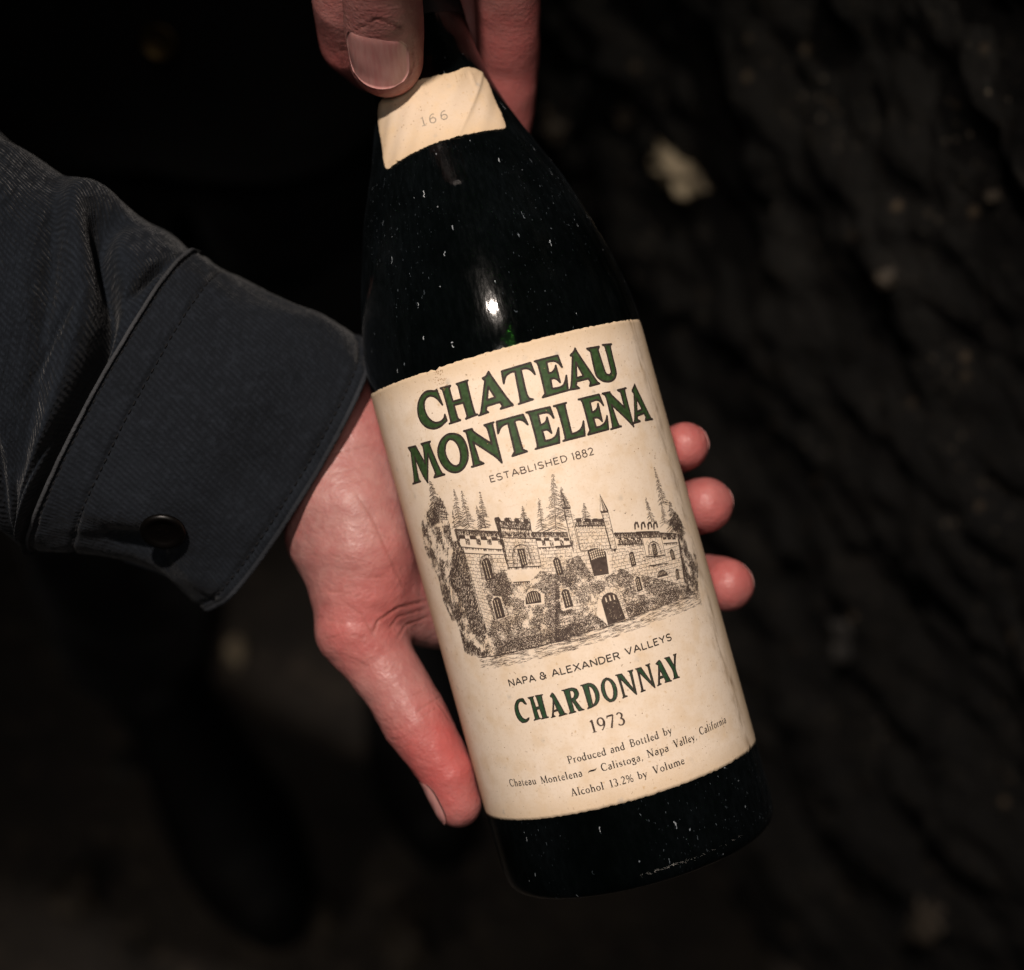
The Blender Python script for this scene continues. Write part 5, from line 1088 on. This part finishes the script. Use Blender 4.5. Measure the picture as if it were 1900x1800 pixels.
for P in ETCHING['thick']:
    pline(P, .20)
    (x0, y0), (x1, y1) = P; L = math.dist(*P); nrm = (-(y1-y0)/L, (x1-x0)/L); nrm = nrm if nrm[1] > 0 else (-nrm[0], -nrm[1])
    for k in range(int(L/.13)):
        f = er.random(); l = er.uniform(.25, .75); a = (x0+(x1-x0)*f, y0+(y1-y0)*f); eng.strip([a, (a[0]+nrm[0]*l*.9, a[1]+nrm[1]*l)], [.13, .05])
for P in ETCHING['line']: pline(P, .12)
for P in ETCHING['dark']: eng.poly(P); hatch(P, 8, 80, .5, .1)
for P in ETCHING['tone']: hatch(P, 24, 88, .75, .095, .12); pline(P, .07, True)
def bez(P, n=1): return P
for P in ETCHING['window']:
    eng.poly(P); pline(P, .10, True)
for P in ETCHING['arch']: eng.poly(P)
for P in ETCHING['outline']: pline(P, .13); pline([(x+.28, y+.1) for x, y in P], .07); hatch(P, 7, 88, .6, .08, .1, ETCHING['window'])
for P in ETCHING['bigwin']:
    P = np.array(P); c = P.mean(0); eng.poly([tuple(p) for p in P if p[1] > 0][:] if False else [tuple(p) for p in P]) 
for P in ETCHING['door']: eng.poly(P)
for P in ETCHING['vous']:
    P = np.array(P); c = P.mean(0)
    for a, b in zip(P[:-1], P[1:]):
        n = max(1, int(np.linalg.norm(b-a)/.55))
        for k in range(n):
            p = a+(b-a)*(k+.5)/n; d = b-a; nr = np.array([d[1], -d[0]]); nr /= np.linalg.norm(nr)+1e-9
            if (p-c)@nr < 0: nr = -nr
            eng.strip([p, p+nr*er.uniform(.75, 1.15)], .055)
        d = b-a; nr = np.array([d[1], -d[0]]); nr /= np.linalg.norm(nr)+1e-9
        if (a-c)@nr < 0: nr = -nr
        eng.strip([a+nr*1.0, b+nr*1.0], .055)
for P in ETCHING['cone']:
    a, b, c = [np.array(p) for p in P]; pline([a, b], .09); pline([a, c], .12)
    for k in range(9):
        f = er.uniform(.35, 1); q = b+(c-b)*f; eng.strip([a+(q-a)*er.uniform(.1, .3), q], [.04, .09])
    eng.dot(a[0], a[1]-.2, .14)
for P in ETCHING['shaft']:
    a, b, c, d = [np.array(p) for p in P]; pline([a, d], .12); pline([b, c], .11)
    for k in range(11):
        f = (k+.5)/11; eng.strip([a+(d-a)*f, (a+b)/2+((c+d)/2-(a+b)/2)*f+np.array([0, .12]), b+(c-b)*f], .06)
    for k in range(60):
        f = er.random(); g = er.random()**2; p = (a+(d-a)*f)*(1-g)+(b+(c-b)*f)*g; v = (d-a)/np.linalg.norm(d-a); eng.strip([p, p+v*er.uniform(.3, .8)], [.07, .05])
for P in ETCHING['stone']:
    tl, tr, br, bl = [np.array(p) for p in P]; H = np.linalg.norm(bl-tl); n = max(3, int(H/.92)); Wd = np.linalg.norm(tr-tl)
    av = BAREW+ETCHING['shaft']
    def ok(p): return not any(inside(A_, np.array([p[0]]), np.array([p[1]]))[0] for A_ in av)
    for r in range(n+1):
        a = tl+(bl-tl)*r/n; b = tr+(br-tr)*r/n; m = max(2, int(Wd/.8))
        for k in range(m):
            p = a+(b-a)*k/m; q2 = a+(b-a)*(k+1)/m
            if er.random() < .9 and ok((p+q2)/2): eng.strip([p+er.normal(size=2)*.03, q2+er.normal(size=2)*.03], .075)
        if r < n:
            a2 = tl+(bl-tl)*(r+1)/n; b2 = tr+(br-tr)*(r+1)/n; mm = max(2, int(Wd/1.45))
            for k in range(mm):
                f = (k+.3+.5*(r % 2)+er.normal()*.12)/mm
                if f < 1 and ok((a+(b-a)*f)): eng.strip([a+(b-a)*f, a2+(b2-a2)*f], .06)
            for k in range(int(Wd*4.0)):
                f = er.random(); g = er.random(); p = (a+(b-a)*f)*(1-g)+(a2+(b2-a2)*f)*g
                if ok(p): eng.strip([p, p+np.array([er.uniform(.12, .4), er.normal()*.05])], .05)
for A_, B_, (hw, dn) in ETCHING['tree']:      # conifers: drooping tiers of branches hung with needles
    a = np.array(A_); b = np.array(B_); H = np.linalg.norm(b-a); ax = (b-a)/H; pr = np.array([ax[1], -ax[0]])
    eng.strip([a-ax*.15, a+ax*.3*H, b], [.03, .07, .15])
    y = .12
    while y < H:
        f = y/H
        for sd in (-1, 1):
            if er.random() < .10: continue
            l = hw*(.08+.92*f)*er.uniform(.45, 1.12); o = a+ax*y; up = er.uniform(-.25, .15)
            e = o+pr*sd*l+ax*l*er.uniform(.15, .55); m = (o+e)/2+ax*up*.4
            eng.strip([o, m, e], [.08, .07, .03])
            for k in range(int((2.2+l*5.5)*dn*.62)):
                g = er.uniform(.05, 1.05); q = o*(1-g)**2+m*2*g*(1-g)+e*g*g; dl = er.uniform(.14, .42)
                d_ = ax*er.uniform(.2, 1)+pr*sd*er.uniform(-.2, .9); eng.strip([q, q+d_*dl], [.085, .03])
        y += er.uniform(.28, .46)
for P in ETCHING['mass']: hatch(P, 24, 55, .75, .11, .45, (), .42)
for P in ETCHING['massd']: hatch(P, 13, 55, .8, .12, .4, (), .5)
for P in ETCHING['massl']: hatch(P, 8, 40, .5, .085, .6)
for P in ETCHING['ivy']: stipple(P, 62, .10, BARE, .45, -.20)
for P in ETCHING['ivyd']: stipple(P, 24, .12, BARE)
for P in ETCHING['ground']:
    for a, b in zip(P[:-1], P[1:]):
        a = np.array(a); b = np.array(b); pline([a, b], .12)
        for k in range(int(np.linalg.norm(b-a)*26)):
            f = er.random(); dpt = er.random()**1.5*3.3; p = a+(b-a)*f+np.array([0, dpt+.1]); l = er.uniform(.4, 1.8)
            if noise.noise(Vector((p[0]*.35, p[1]*1.6, 8))) > -.15: eng.strip([p, p+np.array([l, er.normal()*.06])], [.04, .05])
for P in ETCHING['bird']: eng.strip([(P[0][0]-.35, P[0][1]-.2), P[0], (P[0][0]+.35, P[0][1]-.25)], [.05, .14, .05])
e_obj = eng.build('castle_engraving', MAT['sepia'], label, off=1.2e-5)
# pale glazing bars on the dark openings: bare paper showing through
lt = Ink()
for P in ETCHING['window']:
    P = np.array(P); lo = P.min(0); hi = P.max(0); tilt = (P[-1]+P[-2])/2-(P[1]+P[2])/2
    for f in (.32, .62):
        a = lo+np.array([(hi-lo)[0]*f, .55]); b = np.array([a[0], hi[1]-.35])
        for k in range(5):
            y0 = a[1]+(b[1]-a[1])*k/5; lt.strip([(a[0], y0+.05), (a[0], y0+(b[1]-a[1])/5-.12)], .16)
for P in ETCHING['arch']:
    P = np.array(P); lo = P.min(0); hi = P.max(0)
    for f in np.linspace(.18, .82, 6): lt.strip([(lo[0]+(hi-lo)[0]*f, lo[1]+.45+abs(f-.5)*.6), (lo[0]+(hi-lo)[0]*f, hi[1]-.75)], .12)
for P in ETCHING['bigwin']:
    P = np.array(P); lo = P.min(0); hi = P.max(0)
    for f in np.linspace(.14, .86, 7):
        for g in range(4):
            y0 = lo[1]+.45+abs(f-.5)*.5+g*.62; lt.strip([(lo[0]+(hi-lo)[0]*f, y0), (lo[0]+(hi-lo)[0]*f, y0+.42)], .28)
for P in ETCHING['door']:
    P = np.array(P); lo = P.min(0); hi = P.max(0)
    for f, wd in ((.26, .42), (.48, .50), (.70, .42)):
        lt.strip([(lo[0]+(hi-lo)[0]*f, lo[1]+.75+abs(f-.5)*1.2), (lo[0]+(hi-lo)[0]*f, lo[1]+2.3)], wd*.8)
    for k in range(30): 
        x = lo[0]+(hi-lo)[0]*er.uniform(.2, .8); y = lo[1]+er.uniform(2.5, (hi-lo)[1]-.4); lt.strip([(x, y), (x+er.uniform(.1, .3), y)], .06)
lt.build('window_bars', MAT['paper_plain'], label, off=3.2e-5)
fk = Ink()
for k in range(230):
    if k < 90: x, y = er.normal(-19.8, 1.1)+er.uniform(-.5, .8), 1.6+abs(er.normal(0, 3.6))
    else: x, y = er.uniform(-45, 48), er.uniform(3, 123)
    fk.dot(x, y, er.uniform(.04, .17) if k < 90 else er.uniform(.05, .2), 6)
fk.build('stain_flecks', MAT['stain'], label, off=3.6e-5, kind='stuff')

# --- neck tag
def on_neck(u, v, off):
    u = np.asarray(u, float); v = np.asarray(v, float)
    t = -510+v/1000/KPX*.985
    r = radius_at(t); a = u/1000/r; rr = r+off
    return np.stack([rr*np.sin(a), -rr*np.cos(a), zt(t)], -1)
def fold(U, V):
    # a diagonal crease and some slack in the paper
    d = ((U-11.5)*.80+(V-9)*.60)
    return .00045*np.exp(-(d/.6)**2)*np.clip((U+1)/6, 0, 1)+.00022*np.sin(U*.5+V*.3)**2+.00030*np.exp(-((U-12.5)/.5)**2-((V-3)/3)**2)+.0002*np.exp(-((U+4-V*.5)/.5)**2-((V-4)/4)**2)
def skew(U, V):        # cut unevenly: the left end hangs lower, a flap sticks up on the right
    l = np.clip(-U/21, 0, 1); d = V/20
    V = V+l**1.6*(2.4*d+1.0*(1-d))-.9*np.exp(-((U-12.0)/3.4)**2)*np.clip(1-d*3, 0, 1)+.35*np.exp(-((U-4)/5)**2)*(1-d)
    return U+.5*d*np.clip(U/18, 0, 1), V
neck = label_sheet('neck_tag', on_neck, -21.0, 18.6, 0.2, 20.4, 3.6, 90, 50, MAT['neck_paper'], -1.2, .34, seed=8.0, ridge=fold, low=1.7, warp=skew)
ink = Ink(); text(ink, '166', SANS, -5.3, 1.9, 14.3, 2.75, .10, .42); ink.strip([(-5.5, 14.25), (-4.3, 14.25)], .22)
ink.build('lettering', MAT['grey_ink'], neck, lambda u, v, o: on_neck(u, v, o+fold(u, v)), 4.0e-5)
fk = Ink()
for x, y in [(-4.8, 5.0), (-5.2, 9.0), (-4.6, 9.4)]+[(er.uniform(-17, 15), er.uniform(2, 18)) for _ in range(26)]: fk.dot(x, y, er.uniform(.05, .22), 6)
for k in range(14): 
    x = er.uniform(-14, 15); fk.strip([(x, 1.0+er.uniform(0, .4)), (x+er.normal()*.3, 1.6+er.uniform(0, 1.8))], [.10, .03])
fk.build('stain_flecks', MAT['stain'], neck, lambda u, v, o: on_neck(u, v, o+fold(u, v)), 4.0e-5, kind='stuff')
# pale scuffs and settled dust on the heel of the bottle
sc = Ink()
def on_heel(u, v, off):
    t = np.asarray(v, float); a = np.asarray(u, float)/40.5; r = np.interp(t, [905, 918, 930, 940, 948], [258, 257.4, 256.3, 252.5, 246.0])
    rr = r*KPX+.00012; return np.stack([rr*np.sin(a), -rr*np.cos(a), zt(t)], -1)
for k in range(70):
    u = er.normal(5.0, 3.6); t = 925-.10*u+er.normal()*1.4; L = er.uniform(.15, .9); sc.strip([(u, t), (u+L, t+er.normal()*.9)], [er.uniform(.4, 1.5)*.06, .02])
for k in range(16):
    u = er.uniform(14, 30); t = 925-.10*u+er.normal()*1.2; sc.strip([(u, t), (u+er.uniform(.2, .8), t+er.normal()*.8)], [.06, .02])
sc.build('dust_scuffs', MAT['dust'], root, on_heel, kind='stuff')
